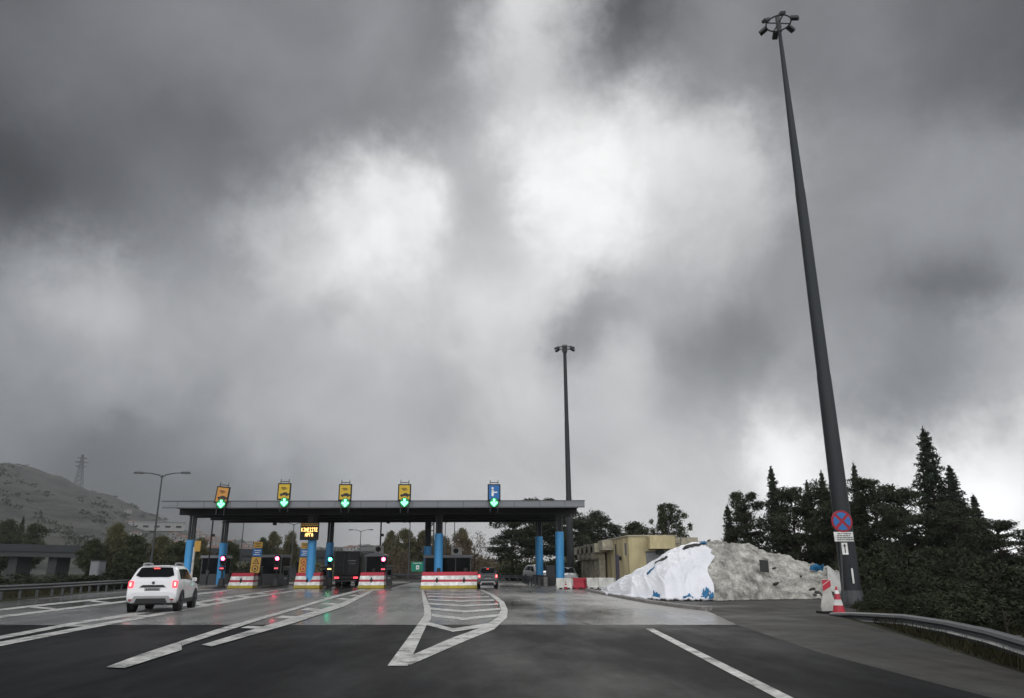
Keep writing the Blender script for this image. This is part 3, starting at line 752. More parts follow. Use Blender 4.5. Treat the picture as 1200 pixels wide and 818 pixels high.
# amber message sign
p = at(362.5, 622.6, 65.0)
FONT = {'K': '10001 10010 10100 11000 10100 10010 10001', 'I': '01110 00100 00100 00100 00100 00100 01110', 'N': '10001 11001 10101 10101 10011 10001 10001',
        'E': '11111 10000 10000 11110 10000 10000 11111', 'S': '11111 01000 00100 00010 00100 01000 11111', 'T': '11111 00100 00100 00100 00100 00100 00100',
        'A': '00100 01010 10001 10001 11111 10001 10001', 'P': '11110 10001 10001 11110 10000 10000 10000', 'G': '11111 10000 10000 10000 10000 10000 10000'}
t = thing('message_sign', 'dark electronic sign with two lines of lit amber letters', 'message sign', tuple(p))
wS, hS = 1.52, 1.42
b = MB(); b.box((0, .12, 0), (wS, .26, hS)); b.build('cabinet', 'blackp', t, bevel=.02)
b = MB(); b.box((0, -.02, hS/2-.17), (wS-.12, .02, .22)); hd = b.build('header_strip', 'yellowdeep', t)
b = MB()
for k in range(8): b.box((-.6+k*.17, -.034, hS/2-.17), (.09, .008, .11))
b.build('header_lettering', 'stone', hd)
def led(word, zc, cell):
    b = MB(); W_ = len(word)*6-1
    for i, ch in enumerate(word):
        for r_, row in enumerate(FONT[ch].split()):
            for c_, v in enumerate(row):
                if v == '1': b.box(((i*6+c_-W_/2+.5)*cell, -.022, zc+(3-r_)*cell*1.55), (cell*.86, .02, cell*1.3))
    return b
led('KINEISTE', .13, .0285).build('lettering', 'amber', t)
led('APGA', -.28, .0285).build('lettering', 'amber', t)
b = MB(); b.box((0, .28, hS/2+.5), (.5, .1, 1.4)); b.build('hanger', 'blackm', t)

# sign totems
def totem(px_, pyt, pyb, Y, marks, label, tilt):
    a, c = at(px_, pyt, Y), at(px_, pyb, Y); h = a.z-.15
    t = thing('sign_totem', label, 'sign post', (c.x, Y, .15)); t.rotation_euler = (0, tilt, 0)
    w = .78; zb = c.z-.15
    b = MB(); b.path([(0, .12, 0), (0, .12, h)], .06, 8); b.build('post', 'steel', t)
    H_ = h-zb
    segs = (('yellowdeep', zb, zb+H_*.5), ('bluesign', zb+H_*.52, zb+H_*.78), ('yellowdeep', zb+H_*.80, h))
    for i, (m, z0, z1) in enumerate(segs):
        b = MB(); b.box((0, 0, (z0+z1)/2), (w-.06*(i == 2), .06, z1-z0)); pl = b.build('sign_plate', m, t, bevel=.01)
        b = MB(); y = -.036
        if i == 0:
            for k, zc in enumerate((z0+(z1-z0)*.73, z0+(z1-z0)*.26)):
                if marks == 'tri' and k == 0:
                    q = [(-.24, y, zc-.2), (.24, y, zc-.2), (0, y, zc+.24)]
                    for u, v in zip(q, q[1:]+q[:1]): b.path([u, v], .03, 5)
                    b.box((0, y, zc-.03), (.05, .01, .2))
                else:
                    q = [(.24*cos(s), y, zc+.24*sin(s)) for s in np.linspace(0, 2*pi, 17)]
                    b.path(q, .035, 5, caps=False); b.box((0, y, zc-.02), (.16, .01, .18))
            b.build('pictogram', 'red' if marks == 'circ' else 'stone', pl)
        else:
            for k in range(3): b.box((0, y, z0+(z1-z0)*(.25+.25*k)), (w*.66-.12*(k == 1), .008, .05))
            b.build('lettering', 'white' if i == 1 else 'stone', pl)
totem(297.5, 635, 671, 66.9, 'tri', 'yellow and blue sign totem with a warning triangle behind the first barrier', .05)
totem(354.5, 636, 671, 65.9, 'circ', 'yellow and blue sign totem with two round symbols left of the blue column', .03)
# small plate on leftmost column
p = at(231.5, 640, 65.4)
t = thing('height_sign', 'small cream plate on a white post beside the outermost blue column', 'sign', (p.x, 65.4, .15))
b = MB(); b.path([(-.25, .05, 0), (-.25, .05, p.z-.2)], .09, 8); b.build('post', 'whiteplastic', t)
b = MB(); b.box((0, 0, p.z-.15), (.5, .05, .85)); b.build('plate', 'yellowdeep', t)

# hanging cameras under the canopy rear edge
for (px_, py_, lb) in ((322, 614, 'small dark camera under the canopy, nearest left of the message sign'), (408, 610.5, 'small dark camera hanging over the lorry lane'), (455, 612, 'small dark camera under the canopy close to the arched booth'), (474, 611, 'small dark camera hanging below the sign next to the blue one'), (575, 613, 'small dark camera on a thin rod over the dark car lane')):
    p = at(px_, py_, 69.5)
    t = thing('hanging_camera', lb, 'camera', (p.x, 69.5, p.z), group='cameras hanging from the canopy')
    b = MB(); b.path([(0, .05, 0), (0, .05, ZT-.3-p.z)], .03, 6); b.build('rod', 'dark_steel', t)
    b = MB(); b.box((0, 0, 0), (.26, .45, .22)); b.build('housing', 'blackp', t, bevel=.02)

# lattice mast behind canopy
p0 = at(503, 660, 86); zt = at(503, 606, 86).z
t = thing('lattice_mast', 'slim open lattice mast rising behind the widest booth', 'mast', (p0.x, 86, 0))
b = MB(); w = .42
for sx in (-1, 1):
    for sy in (-1, 1): b.path([(sx*w, sy*w, 0), (sx*w, sy*w, zt+1.6)], .06, 5)
z = 0; k = 0
while z < zt+1:
    for s in (-1, 1):
        b.tube((-w, s*w, z), (w, s*w, z), .035, n=4); b.tube((s*w, -w, z), (s*w, w, z), .035, n=4)
        b.tube((-w if k % 2 else w, s*w, z), (w if k % 2 else -w, s*w, z+.8), .03, n=4)
    z += .8; k += 1
b.build('lattice', 'dark_steel', t)

# ------------------------------------------------------------------ high masts and lamps
def high_mast(px_, pyb, pyt, Y, r0, r1, label, heads, sides=16, hs=1.0):
    x = at(px_, pyb, Y).x
    t = thing('high_mast_light', label, 'light mast', (x, Y, 0), group='high mast lights beside the toll plaza')
    top = at(px_, pyt, Y).z
    b = MB(); b.path([(0, 0, .3), (0, 0, top*.34), (0, 0, top*.345), (0, 0, top*.66), (0, 0, top*.665), (0, 0, top)], [r0, r0*.77, r0*.73, r0*.60, r0*.56, r1], sides); b.build('pole', 'mast', t, smooth=25)
    b = MB(); b.path([(0, 0, .0), (0, 0, .06)], r0*1.9, 16); b.path([(0, 0, .05), (0, 0, .62)], [r0*1.3, r0*1.06], 16)
    for k in range(8): b.box((r0*1.3*cos(k*pi/4), r0*1.3*sin(k*pi/4), .2), (.04, .04, .3))
    b.build('base_flange', 'dark_steel', t)
    b = MB(); b.box((0, -r0+.02, 1.25), (.22, .05, .7)); hatch = b.build('hatch', 'mast', t)
    s = hs
    b = MB(); b.path([(1.1*s*cos(q), 1.1*s*sin(q), top) for q in np.linspace(0, 2*pi, 25)], .07*s, 6, caps=False)
    for k in range(4): b.path([(0, 0, top), (1.1*s*cos(k*pi/2), 1.1*s*sin(k*pi/2), top)], .06*s, 6)
    b.path([(0, 0, top-.5), (0, 0, top+.35)], r1*1.6, 10)
    b.build('head_ring', 'dark_steel', t)
    for k in range(heads):
        q = 2*pi*k/heads+.35
        b = MB(); b.box((1.45*s*cos(q), 1.45*s*sin(q), top-.08), (.75*s, .5*s, .3*s), rot=Matrix.Rotation(q, 3, 'Z') @ Matrix.Rotation(.45, 3, 'Y'))
        b.build('floodlight', 'dark_steel', t, bevel=.03)
    return t
m1 = high_mast(1000, 709, 30, 29.2, .36, .075, 'nearest very tall grey light mast, foot hidden by the no-stopping sign post', 6, 16, .52)
b = MB(); b.box((-.06, -.365, 1.15), (.07, .02, .55)); b.build('number_plate_strip', 'white', m1)
high_mast(669, 676, 408, 84, .42, .19, 'slender tall light mast rising behind the canopy end and building', 6, 12, .72)

def street_lamp(px_, pyb, pyt, Y, label, arm=2.4, double=True, rz=0, group='street lamps around the plaza', head=1.0):
    b0 = at(px_, pyb, Y); top = at(px_, pyt, Y).z
    t = thing('street_lamp', label, 'street lamp', (b0.x, Y, 0), rz, group)
    b = MB(); b.path([(0, 0, 0), (0, 0, 1.2), (0, 0, top)], [.12, .1, .06], 10); b.build('pole', 'dark_steel', t, smooth=40)
    for s in ((-1, 1) if double else (1,)):
        b = MB(); b.path([(0, 0, top-.25), (s*.3, 0, top), (s*arm*.6, 0, top+.15), (s*arm, 0, top+.2)], [.05, .05, .045, .04], 8); a = b.build('arm', 'dark_steel', t, smooth=60)
        b = MB(); b.box((s*(arm+.35), 0, top+.2), (.9*head, .34*head, .17*head), taper=(.8, .7)); hh = b.build('lamp_head', 'dark_steel', t, bevel=.03)
        b = MB(); b.box((s*(arm+.38), 0, top+.2-.1*head), (.5*head, .22*head, .05)); b.build('diffuser', 'acwhite', hh)
    return t
street_lamp(176, 668, 556.5, 70, 'double-armed street lamp standing before the misty hill', 1.75)
street_lamp(281, 662, 609, 120, 'thin single-armed lamp seen under the canopy between the orange sign and second sign', 2.0, False)
street_lamp(341, 662, 614, 125, 'thin double-armed lamp seen under the canopy left of the message sign', 1.6)
street_lamp(421, 662, 622, 150, 'faint far lamp above the dark lorry', 1.6)
street_lamp(479, 664, 611, 100, 'thin lamp with one arm before the brownish trees, left of the lattice mast', 2.2, False, pi)
street_lamp(532, 662, 606, 120, 'thin lamp rising from the trees behind the widest booth', 1.6)
street_lamp(521, 662, 612, 130, 'plain thin mast-like lamp just right of the middle blue column', 1.0, False)

# green exit sign
p = at(489, 664, 100)
t = thing('exit_sign', 'small green road sign with a white mark beyond the open lane', 'road sign', (p.x, 100, 0))
b = MB(); b.box((0, 0, p.z), (1.55, .06, 1.2)); pl = b.build('panel', 'greensign', t)
b = MB(); b.box((.05, -.036, p.z-.1), (.4, .01, .5)); b.box((.05, -.043, p.z-.1), (.14, .01, .2), 1); b.build('symbol', ['white', 'greensign'], pl)
b = MB(); b.box((0, -.036, p.z+.42), (1.1, .01, .07)); b.build('lettering', 'white', pl)
b = MB()
for s in (-.5, .5): b.path([(s, .06, 0), (s, .06, p.z+.5)], .05, 6)
b.build('post', 'steel', t)

# ------------------------------------------------------------------ vehicles
SUV = [ # y, zb, zbelt, ztop, w, wb, wt
 (0.00, .42, .66, .72, .78, .77, .74), (.03, .40, .76, .82, .86, .85, .82), (.09, .38, 1.06, 1.11, .89, .865, .83), (.15, .34, 1.12, 1.17, .90, .875, .82),
 (.30, .32, 1.13, 1.41, .905, .875, .745), (.46, .32, 1.14, 1.61, .905, .875, .67), (.64, .32, 1.14, 1.66, .905, .875, .65), (1.5, .30, 1.12, 1.685, .90, .87, .65), (2.2, .30, 1.09, 1.66, .90, .87, .655),
 (2.5, .30, 1.07, 1.60, .90, .87, .67), (3.0, .30, 1.05, 1.24, .90, .87, .77), (3.22, .30, 1.04, 1.10, .90, .86, .80), (3.7, .30, .98, 1.06, .90, .86, .78), (4.1, .32, .90, .97, .87, .84, .74), (4.28, .36, .76, .82, .80, .78, .70), (4.34, .42, .62, .68, .72, .70, .64)]
def car_ring(y):
    y = min(max(y, 0), SUV[-1][0])
    for a, b in zip(SUV, SUV[1:]):
        if a[0] <= y <= b[0]:
            t = (y-a[0])/(b[0]-a[0]); q = [u+(v-u)*t for u, v in zip(a, b)]; break
    _, zb, zl, zt, w, wb, wt = q
    return [Vector(p) for p in ((0, y, zb), (w*.9, y, zb), (w*.985, y, zb+.12), (w, y, (zb+zl)/2+.05), (wb, y, zl), (wt+.02, y, zt-.06), (wt-.04, y, zt-.012), (wt-.14, y, zt), (0, y, zt+.02))]
def ring_pt(y, p):
    r = car_ring(y); i = min(int(p), len(r)-2); return r[i].lerp(r[i+1], p-i)
def make_car(name, label, paint, loc, rz, lit=True, scale=(1, 1, 1), rails=True, dim=False, group=None):
    t = thing(name, label, 'car', loc, rz, group); t.scale = scale
    b = MB(); rows = []
    ys = sorted(set([s[0] for s in SUV]+[.2, .38, .55, .9, 1.2, 1.8, 2.35, 2.75, 3.4, 3.9, 4.2]))
    for y in ys:
        h = car_ring(y); rows.append(h + [Vector((-p.x, p.y, p.z)) for p in reversed(h[1:-1])]); rows[-1].append(h[0])
    b.grid(rows); b.add(rows[0][:-1], [tuple(range(len(rows[0])-1))]); b.add(rows[-1][:-1], [tuple(range(len(rows[0])-1))])
    body = b.build('body', paint, t, smooth=32)
    # lower cladding
    b = MB()
    for s in (-1, 1): b.box((s*.895, 2.1, .38), (.05, 1.75, .16))
    b.build('sill_cladding', 'blackp', t, bevel=.02)
    # glazing
    def patch(name, y0b, y1b, y0t, y1t, v0=.1, v1=.86):
        for s in (-1, 1):
            rr = []
            for v in (v0, (v0+v1)/2, v1):
                k = (v-v0)/(v1-v0); ya, yb = y0b+(y0t-y0b)*k, y1b+(y1t-y1b)*k
                rr.append([Vector((s*(q.x+.012), q.y, q.z)) for q in (ring_pt(ya+(yb-ya)*i/4, 4+v) for i in range(5))])
            m = MB(); m.grid(rr); m.build('window', 'glass', t, solid=.01)
    patch('w', .52, .92, .78, 1.0); patch('w', 1.0, 1.78, 1.06, 1.78); patch('w', 1.86, 2.9, 1.86, 2.32)
    def zc(y): return ring_pt(y, 8).z
    off = Vector((0, -.02, .012))
    b = MB(); pts = [(-.67, .235), (-.50, .195), (.50, .195), (.67, .235), (.55, .435), (-.55, .435)]
    b.prism([Vector((x, y, zc(y)-.004))+off for x, y in pts], (0, .012, -.008)); b.build('rear_window', 'glass', t)
    b = MB(); pts = [(-.70, 3.16), (.70, 3.16), (.56, 2.42), (-.56, 2.42)]
    b.prism([Vector((x, y, zc(y)+.012)) for x, y in pts], (0, .008, .01)); b.build('windscreen', 'glass', t)
    b = MB(); b.prism([(-.5, .46, zc(.46)+.0), (.5, .46, zc(.46)), (.46, .36, zc(.46)+.012), (-.46, .36, zc(.46)+.012)], (0, 0, .035)); b.build('spoiler', paint, t, bevel=.01)
    for s in (-1, 1):
        b = MB(); b.box((s*.765, .10, 1.0), (.19, .15, .27)); la = b.build('tail_light', 'taildim' if not lit else 'tail', t, bevel=.035)
        if lit:
            b = MB(); b.box((s*.775, .02, 1.01), (.06, .02, .13)); b.build('bulb', 'tailcore', la, bevel=.015)
        b = MB(); b.box((s*.95, 2.66, 1.14), (.2, .12, .15)); b.build('mirror', 'blackp' if not rails else paint, t, bevel=.03)
        b = MB(); b.box((s*.64, 4.2, .76), (.3, .16, .15)); b.build('headlight', 'acwhite', t, bevel=.03)
        b = MB(); b.box((s*.885, .62+.36, .92), (.03, .16, .035)); b.build('door_handle', paint, t)
        if rails:
            b = MB(); b.path([(s*.56, .66, 1.66), (s*.57, .74, 1.75), (s*.575, 1.4, 1.77), (s*.57, 2.1, 1.75), (s*.56, 2.2, 1.66)], .03, 8); b.build('roof_rail', 'silver', t)
    b = MB(); b.box((0, .40, 1.575), (.22, .05, .035)); b.build('brake_light', 'brakestrip' if lit else 'taildim', t)
    b = MB(); b.prism([(-.46, .035, .90), (.46, .035, .90), (.36, .05, .985), (-.36, .05, .985)], (0, -.012, 0)); b.build('handle_strip', 'blackp', t)
    b = MB(); b.box((0, .025, .825), (.54, .03, .125)); pl = b.build('number_plate', 'silver', t)
    b = MB()
    for k in range(7): b.box((-.2+.066*k, .007, .825), (.04, .006, .07))
    b.build('lettering', 'stone', pl)
    b = MB(); b.path([(0, .07, 1.06), (0, .055, 1.06)], .055, 12); b.build('badge', 'dark_steel', t)
    b = MB(); b.prism([(-.72, -.03, .34), (.72, -.03, .34), (.60, -.03, .60), (-.60, -.03, .60)], (0, .12, 0)); b.build('rear_skid', 'silver', t, bevel=.02)
    b = MB(); b.prism([(-.57, -.045, .335), (.57, -.045, .335), (.50, -.045, .51), (-.50, -.045, .51)], (0, .03, 0)); b.build('diffuser', 'blackp', t)
    for s in (-1, 1):
        b = MB(); b.box((s*.70, -.005, .46), (.16, .03, .06)); b.build('reflector', 'taildim', t)
        b = MB(); b.box((s*.45, .1, .3), (.5, .14, .1)); 
    b = MB(); b.path([(.5, .1, .33), (.5, .0, .33)], .04, 10); b.build('exhaust', 'dark_steel', t)
    b = MB(); b.box((0, 1.9, .33), (1.5, 3.0, .14)); b.build('underbody', 'blackp', t)
    b = MB(); b.path([(0, .7, 1.68), (0, .55, 1.8)], .015, 6); b.build('antenna', 'blackp', t)
    for y in (.82, 3.45):
        for s in (-1, 1):
            b = MB(); pts = []
            n = 16
            rows = [[(s*xx, y+rr*cos(pi*k/n-.12+.24*k/n), .35+rr*sin(pi*k/n-.12+.24*k/n)) for k in range(n+1)] for xx, rr in ((.9, .37), (.922, .38), (.922, .45), (.88, .46))]
            b.grid(rows); b.build('wheel_arch', 'blackp', t, smooth=40)
            b = MB(); b.path([(s*.885, y, .35), (s*.909, y, .35)], .40, 24); b.build('wheel_well', 'blackp', t)
            b = MB(); b.path([(s*.66, y, .34), (s*.68, y, .34), (s*.9, y, .34), (s*.925, y, .34)], [.29, .335, .335, .3], 24); wh = b.build('wheel', 'rubber', t, smooth=40)
            b = MB(); b.path([(s*.92, y, .34), (s*.932, y, .34)], [.22, .2], 20); b.path([(s*.93, y, .34), (s*.945, y, .34)], .06, 12)
            for k in range(5):
                q = k*2*pi/5; b.tube((s*.935, y+.05*cos(q), .34+.05*sin(q)), (s*.935, y+.2*cos(q), .34+.2*sin(q)), .03, n=6)
            b.build('rim', 'dark_steel', wh)
    return t
sp = gnd(184.5, 717)
make_car('parked_car', 'white sport utility car with glowing tail lights braking towards the left lane', 'white_paint', (sp[0], sp[1]-.75, 0), radians(9)).name = 'white_car'
sp = gnd(571.5, 690)
bc = make_car('black_car', 'small dark car with lit tail lights right of the widest barrier', 'black_paint', (sp[0], sp[1]-.4, 0), 0, scale=(.86, .92, .93), rails=False)
sp = gnd(618, 683)
make_car('silver_car', 'silver car parked behind the low wall near the rear blue column', 'silver_paint', (sp[0]+.4, sp[1]+1, 0), radians(200), lit=False, scale=(1.05, 1.05, 1.1), rails=False)
sp = at(661, 682, 76)
make_car('pale_car', 'pale car half hidden behind the nearest blue column and red plastic barrier', 'white_paint', (sp.x+.3, 78, 0), radians(182), lit=False, scale=(.9, .9, .92), rails=False)

# dark lorry
Yl = 71.0
xl, xr = at(392, 660, Yl).x, at(421, 660, Yl).x; w = xr-xl; zt = at(405, 646.5, Yl).z
t = thing('lorry', 'dark lorry seen from behind, waiting at the green light', 'lorry', ((xl+xr)/2, Yl, 0))
b = MB(); b.box((0, 3, (zt+.95)/2), (w, 6, zt-.95)); b.build('cargo_box', 'blackm', t, bevel=.03)
for s in (-1, 1):
    b = MB(); b.box((s*w*.25, -.03, (zt+.98)/2), (w*.5-.06, .05, zt-1.1)); dr = b.build('rear_door', 'blackm', t, bevel=.01)
    b = MB(); b.path([(s*w*.12, -.08, 1.05), (s*w*.12, -.08, zt-.15)], .025, 6); b.path([(s*w*.12, -.09, 1.9), (s*w*.3, -.09, 1.9)], .025, 6); b.build('locking_bar', 'steel', dr)
    b = MB(); b.box((s*w*.38, -.04, .78), (.42, .08, .16)); b.build('tail_light', 'tail', t, bevel=.02)
    for y in (1.2, 4.8, 6.9):
        b = MB(); b.path([(s*(w/2-.45), y, .46), (s*(w/2-.03), y, .46)], .46, 18); b.build('wheel', 'rubber', t, smooth=40)
b = MB(); b.box((0, -.02, .52), (w*.8, .12, .14)); b.build('bumper', 'steel', t)
b = MB(); b.box((0, 3.2, .8), (w*.5, 7.5, .24)); b.build('chassis', 'blackm', t)
b = MB(); b.box((.2, -.06, .8), (.5, .02, .12)); b.build('number_plate', 'silver', t)
b = MB(); b.box((w*.2, -.068, 2.25), (w*.32, .012, .06)); b.box((w*.22, -.068, 2.0), (w*.26, .012, .05)); b.build('reflective_strip', 'silver', t)
b = MB(); b.box((0, 7.1, 1.5), (w*.92, 1.8, 2.0)); cab = b.build('cab', 'blackm', t, bevel=.1)
b = MB(); b.box((0, 8.01, 1.9), (w*.8, .02, .8)); b.build('windscreen', 'glass', cab)

# ------------------------------------------------------------------ building
Yc = 57.0; X0 = at(737.5, 660, Yc).x
H0 = at(737, 628.5, Yc).z; X1 = at(823, 640, Yc).x; DL = 26
XB = X1-2.0
t = thing('service_building', 'low beige rendered building with flat roof, dark door and pillared side porch', 'building', (X0, Yc, 0))
def bx(name, m, c, s, parent=None, bevel=0, **k):
    b = MB(); b.box(c, s, **k); return b.build(name, m, parent or t, bevel=bevel)
wd = XB-X0
bx('wall', 'render_wall', (wd/2, 6, H0/2), (wd, 12, H0), bevel=.02)
bx('rear_wing', 'render_dark', (wd/2, 12+7, H0/2-.2), (wd-.5, 14, H0-.4))
bx('side_wing', 'render_wall', (wd+1.0, 1.6+4, (H0-.15)/2), (1.98, 8, H0-.15))
bx('parapet', 'render_trim', (wd+1.02, 3.7, H0-.55), (2.2, 4.6, 1.0))
bx('canopy_slab', 'render_wall', (wd*.66, -.42, H0-.48), (wd*.52, .85, .9))
bx('roof_edge', 'render_trim', (wd/2, 6, H0+.04), (wd+.16, 12.16, .1))
# porch on the long left side: pillars with a heavy eave
for k in range(5):
    bx('pillar', 'render_trim', (-.45, 9.6+k*2.6, (H0-1)/2), (.5, .5, H0-1))
bx('eave', 'render_trim', (-.5, 15, H0-.62), (1.5, 13.4, .75))
for k in range(4):
    b = MB(); b.path([(-1.25, 10.0+k*2.9, H0-1.0), (-.2, 10.0+k*2.9, H0-1.0)], .62, 16); b.build('vault', 'render_trim', t, smooth=40)
for k in range(3): bx('shutter', 'shutter', (-.03, 10.8+k*2.6, 1.5), (.08, 1.7, 2.6))
bx('porch_block', 'render_trim', (-.35, 7.4, H0-.45), (1.1, 2.4, .8))
d_ = bx('door', 'door', (-.03, 4.6, 1.25), (.1, 1.25, 2.5)); bx('handle', 'steel', (-.1, 5.0, 1.1), (.05, .06, .2), d_)
bx('wall_lamp', 'blackp', (-.1, 2.9, 2.2), (.18, .16, .3)); bx('vent', 'shutter', (-.03, 1.0, H0-.9), (.06, .5, .9)); bx('pipe', 'dark_steel', (-.06, 4.95, 2.9), (.08, .08, .9))
f_ = bx('window', 'shutter', (wd*.62, -.02, 1.75), (1.9, .1, 1.7)); bx('frame', 'steel', (wd*.62, -.08, 2.62), (2.0, .06, .1), f_)
bx('floodlight', 'blackp', (wd*.64, -.25, H0-1.15), (.5, .3, .3))
b = MB()
for k, hh in ((wd*.985, 1.25), (wd+.55, 1.15)):
    b.path([(k, 1.6, H0-.1), (k, 1.6, H0+hh)], .035, 6); b.path([(k, 1.6, H0+hh*.75), (k, 1.6, H0+hh)], .07, 6)
b.build('antenna', 'steel', t)
b = MB(); 
for zz in (1.2, 1.6, 2.0, 2.4, 2.8, 3.2): b.path([(wd-.15, -.12, zz), (wd+.35, -.12, zz)], .02, 5)
for s in (-.15, .35): b.path([(wd+s, -.12, .3), (wd+s, -.12, H0+.1)], .025, 5)
b.build('ladder', 'steel', t)

# low wall + cabinet near column
pA = gnd(619, 684.5); 
t = thing('low_wall', 'low dark concrete wall running back from the nearest blue column', 'wall')
b = MB(); b.box((6.25, 72.5, .4), (.35, 12, .8)); b.build('wall', 'kerb', t, bevel=.02)
b = MB(); b.box((6.25, 72.5, .84), (.45, 12.1, .08)); b.build('coping', 'bridge', t)
p = at(645, 663, 68.5)
t = thing('electrical_cabinet', 'grey electrical cabinet between the two right-hand blue columns', 'cabinet', (p.x, 68.5, 0))
b = MB(); b.box((0, 0, p.z/2), (.75, .45, p.z)); b.build('body', 'boothgrey', t, bevel=.02)
for s in (-1, 1):
    b = MB(); b.box((s*.18, -.235, p.z/2), (.33, .02, p.z-.2)); b.build('door', 'boothgrey', t)
b = MB(); b.box((0, 0, p.z+.03), (.85, .55, .06)); b.build('roof', 'steel', t)

# ------------------------------------------------------------------ plastic road barriers
def jersey(loc, rz, m, label):
    t = thing('plastic_barrier', label, 'road barrier', loc, rz, 'plastic barriers in front of the building')
    L_, prof = 1.15, [(-.26, 0), (-.26, .14), (-.14, .42), (-.10, .78), (.10, .78), (.14, .42), (.26, .14), (.26, 0)]
    b = MB(); b.prism([(-L_/2, y, z) for y, z in prof], (L_, 0, 0)); b.build('body', m, t, bevel=.03)
    for s in (-.28, .28):
        b = MB(); b.prism([(s-.14, -.275, .0), (s+.14, -.275, .0), (s+.1, -.275, .1), (s-.1, -.275, .1)], (0, .55, 0)); b.build('fork_slot', 'blackp', t)
    b = MB(); b.path([(L_/2-.02, 0, .1), (L_/2+.06, 0, .1), (L_/2+.06, 0, .72)], .05, 8); b.build('coupling', m, t)
    return t
for (px_, py_, Y, m, lb, rz) in ((661, 690, 57.2, 'whiteplastic', 'white plastic barrier with a small red cone before it, at the blue column foot', 0), (675.5, 690, 57.4, 'redplastic', 'dark red plastic barrier next to the white one at the blue column', .05), (685.5, 690, 57.8, 'redplastic', 'dark red plastic barrier directly before the pillared porch', -.05), (696.5, 690, 57.6, 'whiteplastic', 'white plastic barrier between the two red plastic ones', .1), (703.5, 689, 58.6, 'redplastic', 'red plastic barrier mostly hidden between two white ones', 1.2), (711, 690, 57.4, 'whiteplastic', 'white plastic barrier closest to the tarpaulin edge', -.08)):
    q = at(px_, py_, Y); jersey((q.x, Y, .006), rz, m, lb)
def cone(loc, h, label):
    t = thing('traffic_cone', label, 'traffic cone', loc)
    b = MB(); b.box((0, 0, .025), (h*.5, h*.5, .05)); b.build('base', 'blackp', t, bevel=.01)
    b = MB(); n = 16; k = h*.2
    def rr(z): return k*(1-z/h)+.025
    zs = [0, .28, .5, .72, .86, 1]
    for i in range(5): b.path([(0, 0, .05+zs[i]*(h-.05)), (0, 0, .05+zs[i+1]*(h-.05))], [rr(zs[i]*h), rr(zs[i+1]*h)], n, 1 if i in (1, 3) else 0)
    b.build('shell', ['redplastic' if h < .6 else 'red', 'white'], t, smooth=40)
q = at(663, 690, 56.6); cone((q.x, 56.6, .006), .55, 'little red cone standing before the first white plastic barrier')

# ------------------------------------------------------------------ salt heap and tarpaulin
FB = [gnd(705, 694), gnd(712, 698), gnd(740, 701.5), gnd(780, 703.5), gnd(845, 704), gnd(900, 702.5), gnd(950, 702), gnd(990, 703), gnd(1018, 701)]
FX = [705, 712, 740, 780, 845, 900, 950, 990, 1022]
SIL = [(705, 693.5), (712, 691), (722, 686), (735, 678), (750, 669), (770, 659), (785, 650), (800, 645), (818, 639.5), (835, 637), (855, 637.5), (875, 639.5), (900, 646), (925, 654), (950, 661), (975, 668), (995, 680), (1010, 691), (1022, 698)]
def interp(tab, x):
    for a, b in zip(tab, tab[1:]):
        if a[0] <= x <= b[0]: t = (x-a[0])/(b[0]-a[0]); return a[1]+(b[1]-a[1])*t
    return tab[-1][1] if x > tab[-1][0] else tab[0][1]
DEPTH = 10.5
def heap_pt(s, t, nz=1.0):
    """s along the heap (0-1), t from its front foot (0) over the crest to its back foot (1)"""
    x = 705+(1022-705)*s
    fx = interp([(a, b[0]) for a, b in zip(FX, FB)], x); fy = interp([(a, b[1]) for a, b in zip(FX, FB)], x)
    d = sight(x, 690); d = Vector((d.x, d.y, 0)).normalized()
    env = min(1, sin(pi*min(max(s, .001), .999))**.5)
    dep = DEPTH*(.35+.65*env)
    Yr = fy+dep*.42*d.y
    zt = max(at(x, interp(SIL, x), Yr).z, .03)
    tt = t/.42 if t < .42 else (1-t)/.58
    tt = min(max(tt, 0), 1)
    prof = tt**.8*(1-.0) if t < .42 else sin(tt*pi/2)**.9
    prof = min(prof, 1) if t < .42 else prof
    prof = sin(prof*pi/2)*.55+prof*.45
    p = Vector((fx, fy, 0))+d*(dep*t)
    n = hash_noise(p.x*.55, p.y*.55)*.16+hash_noise(p.x*1.7+3, p.y*1.7)*.07+hash_noise(p.x*4.1, p.y*4.3+p.z)*.035
    return Vector((p.x, p.y, max(.0, zt*prof+n*nz*min(1, zt)*min(1, tt*3))))
b = MB(); rows = [[heap_pt(i/330, j/100) for i in range(331)] for j in range(101)]
b.grid(rows)
heap = b.build('grit_heap', 'grit', smooth=180)
tag(heap, 'long lumpy heap of grey road salt and grit beside the kerb', 'heap')
tx_ = bpy.data.textures.new('lumps', 'CLOUDS'); tx_.noise_scale = .38; tx_.noise_depth = 6
q = heap.modifiers.new('lumps', 'DISPLACE'); q.texture = tx_; q.strength = .34; q.mid_level = .5; q.texture_coords = 'LOCAL'
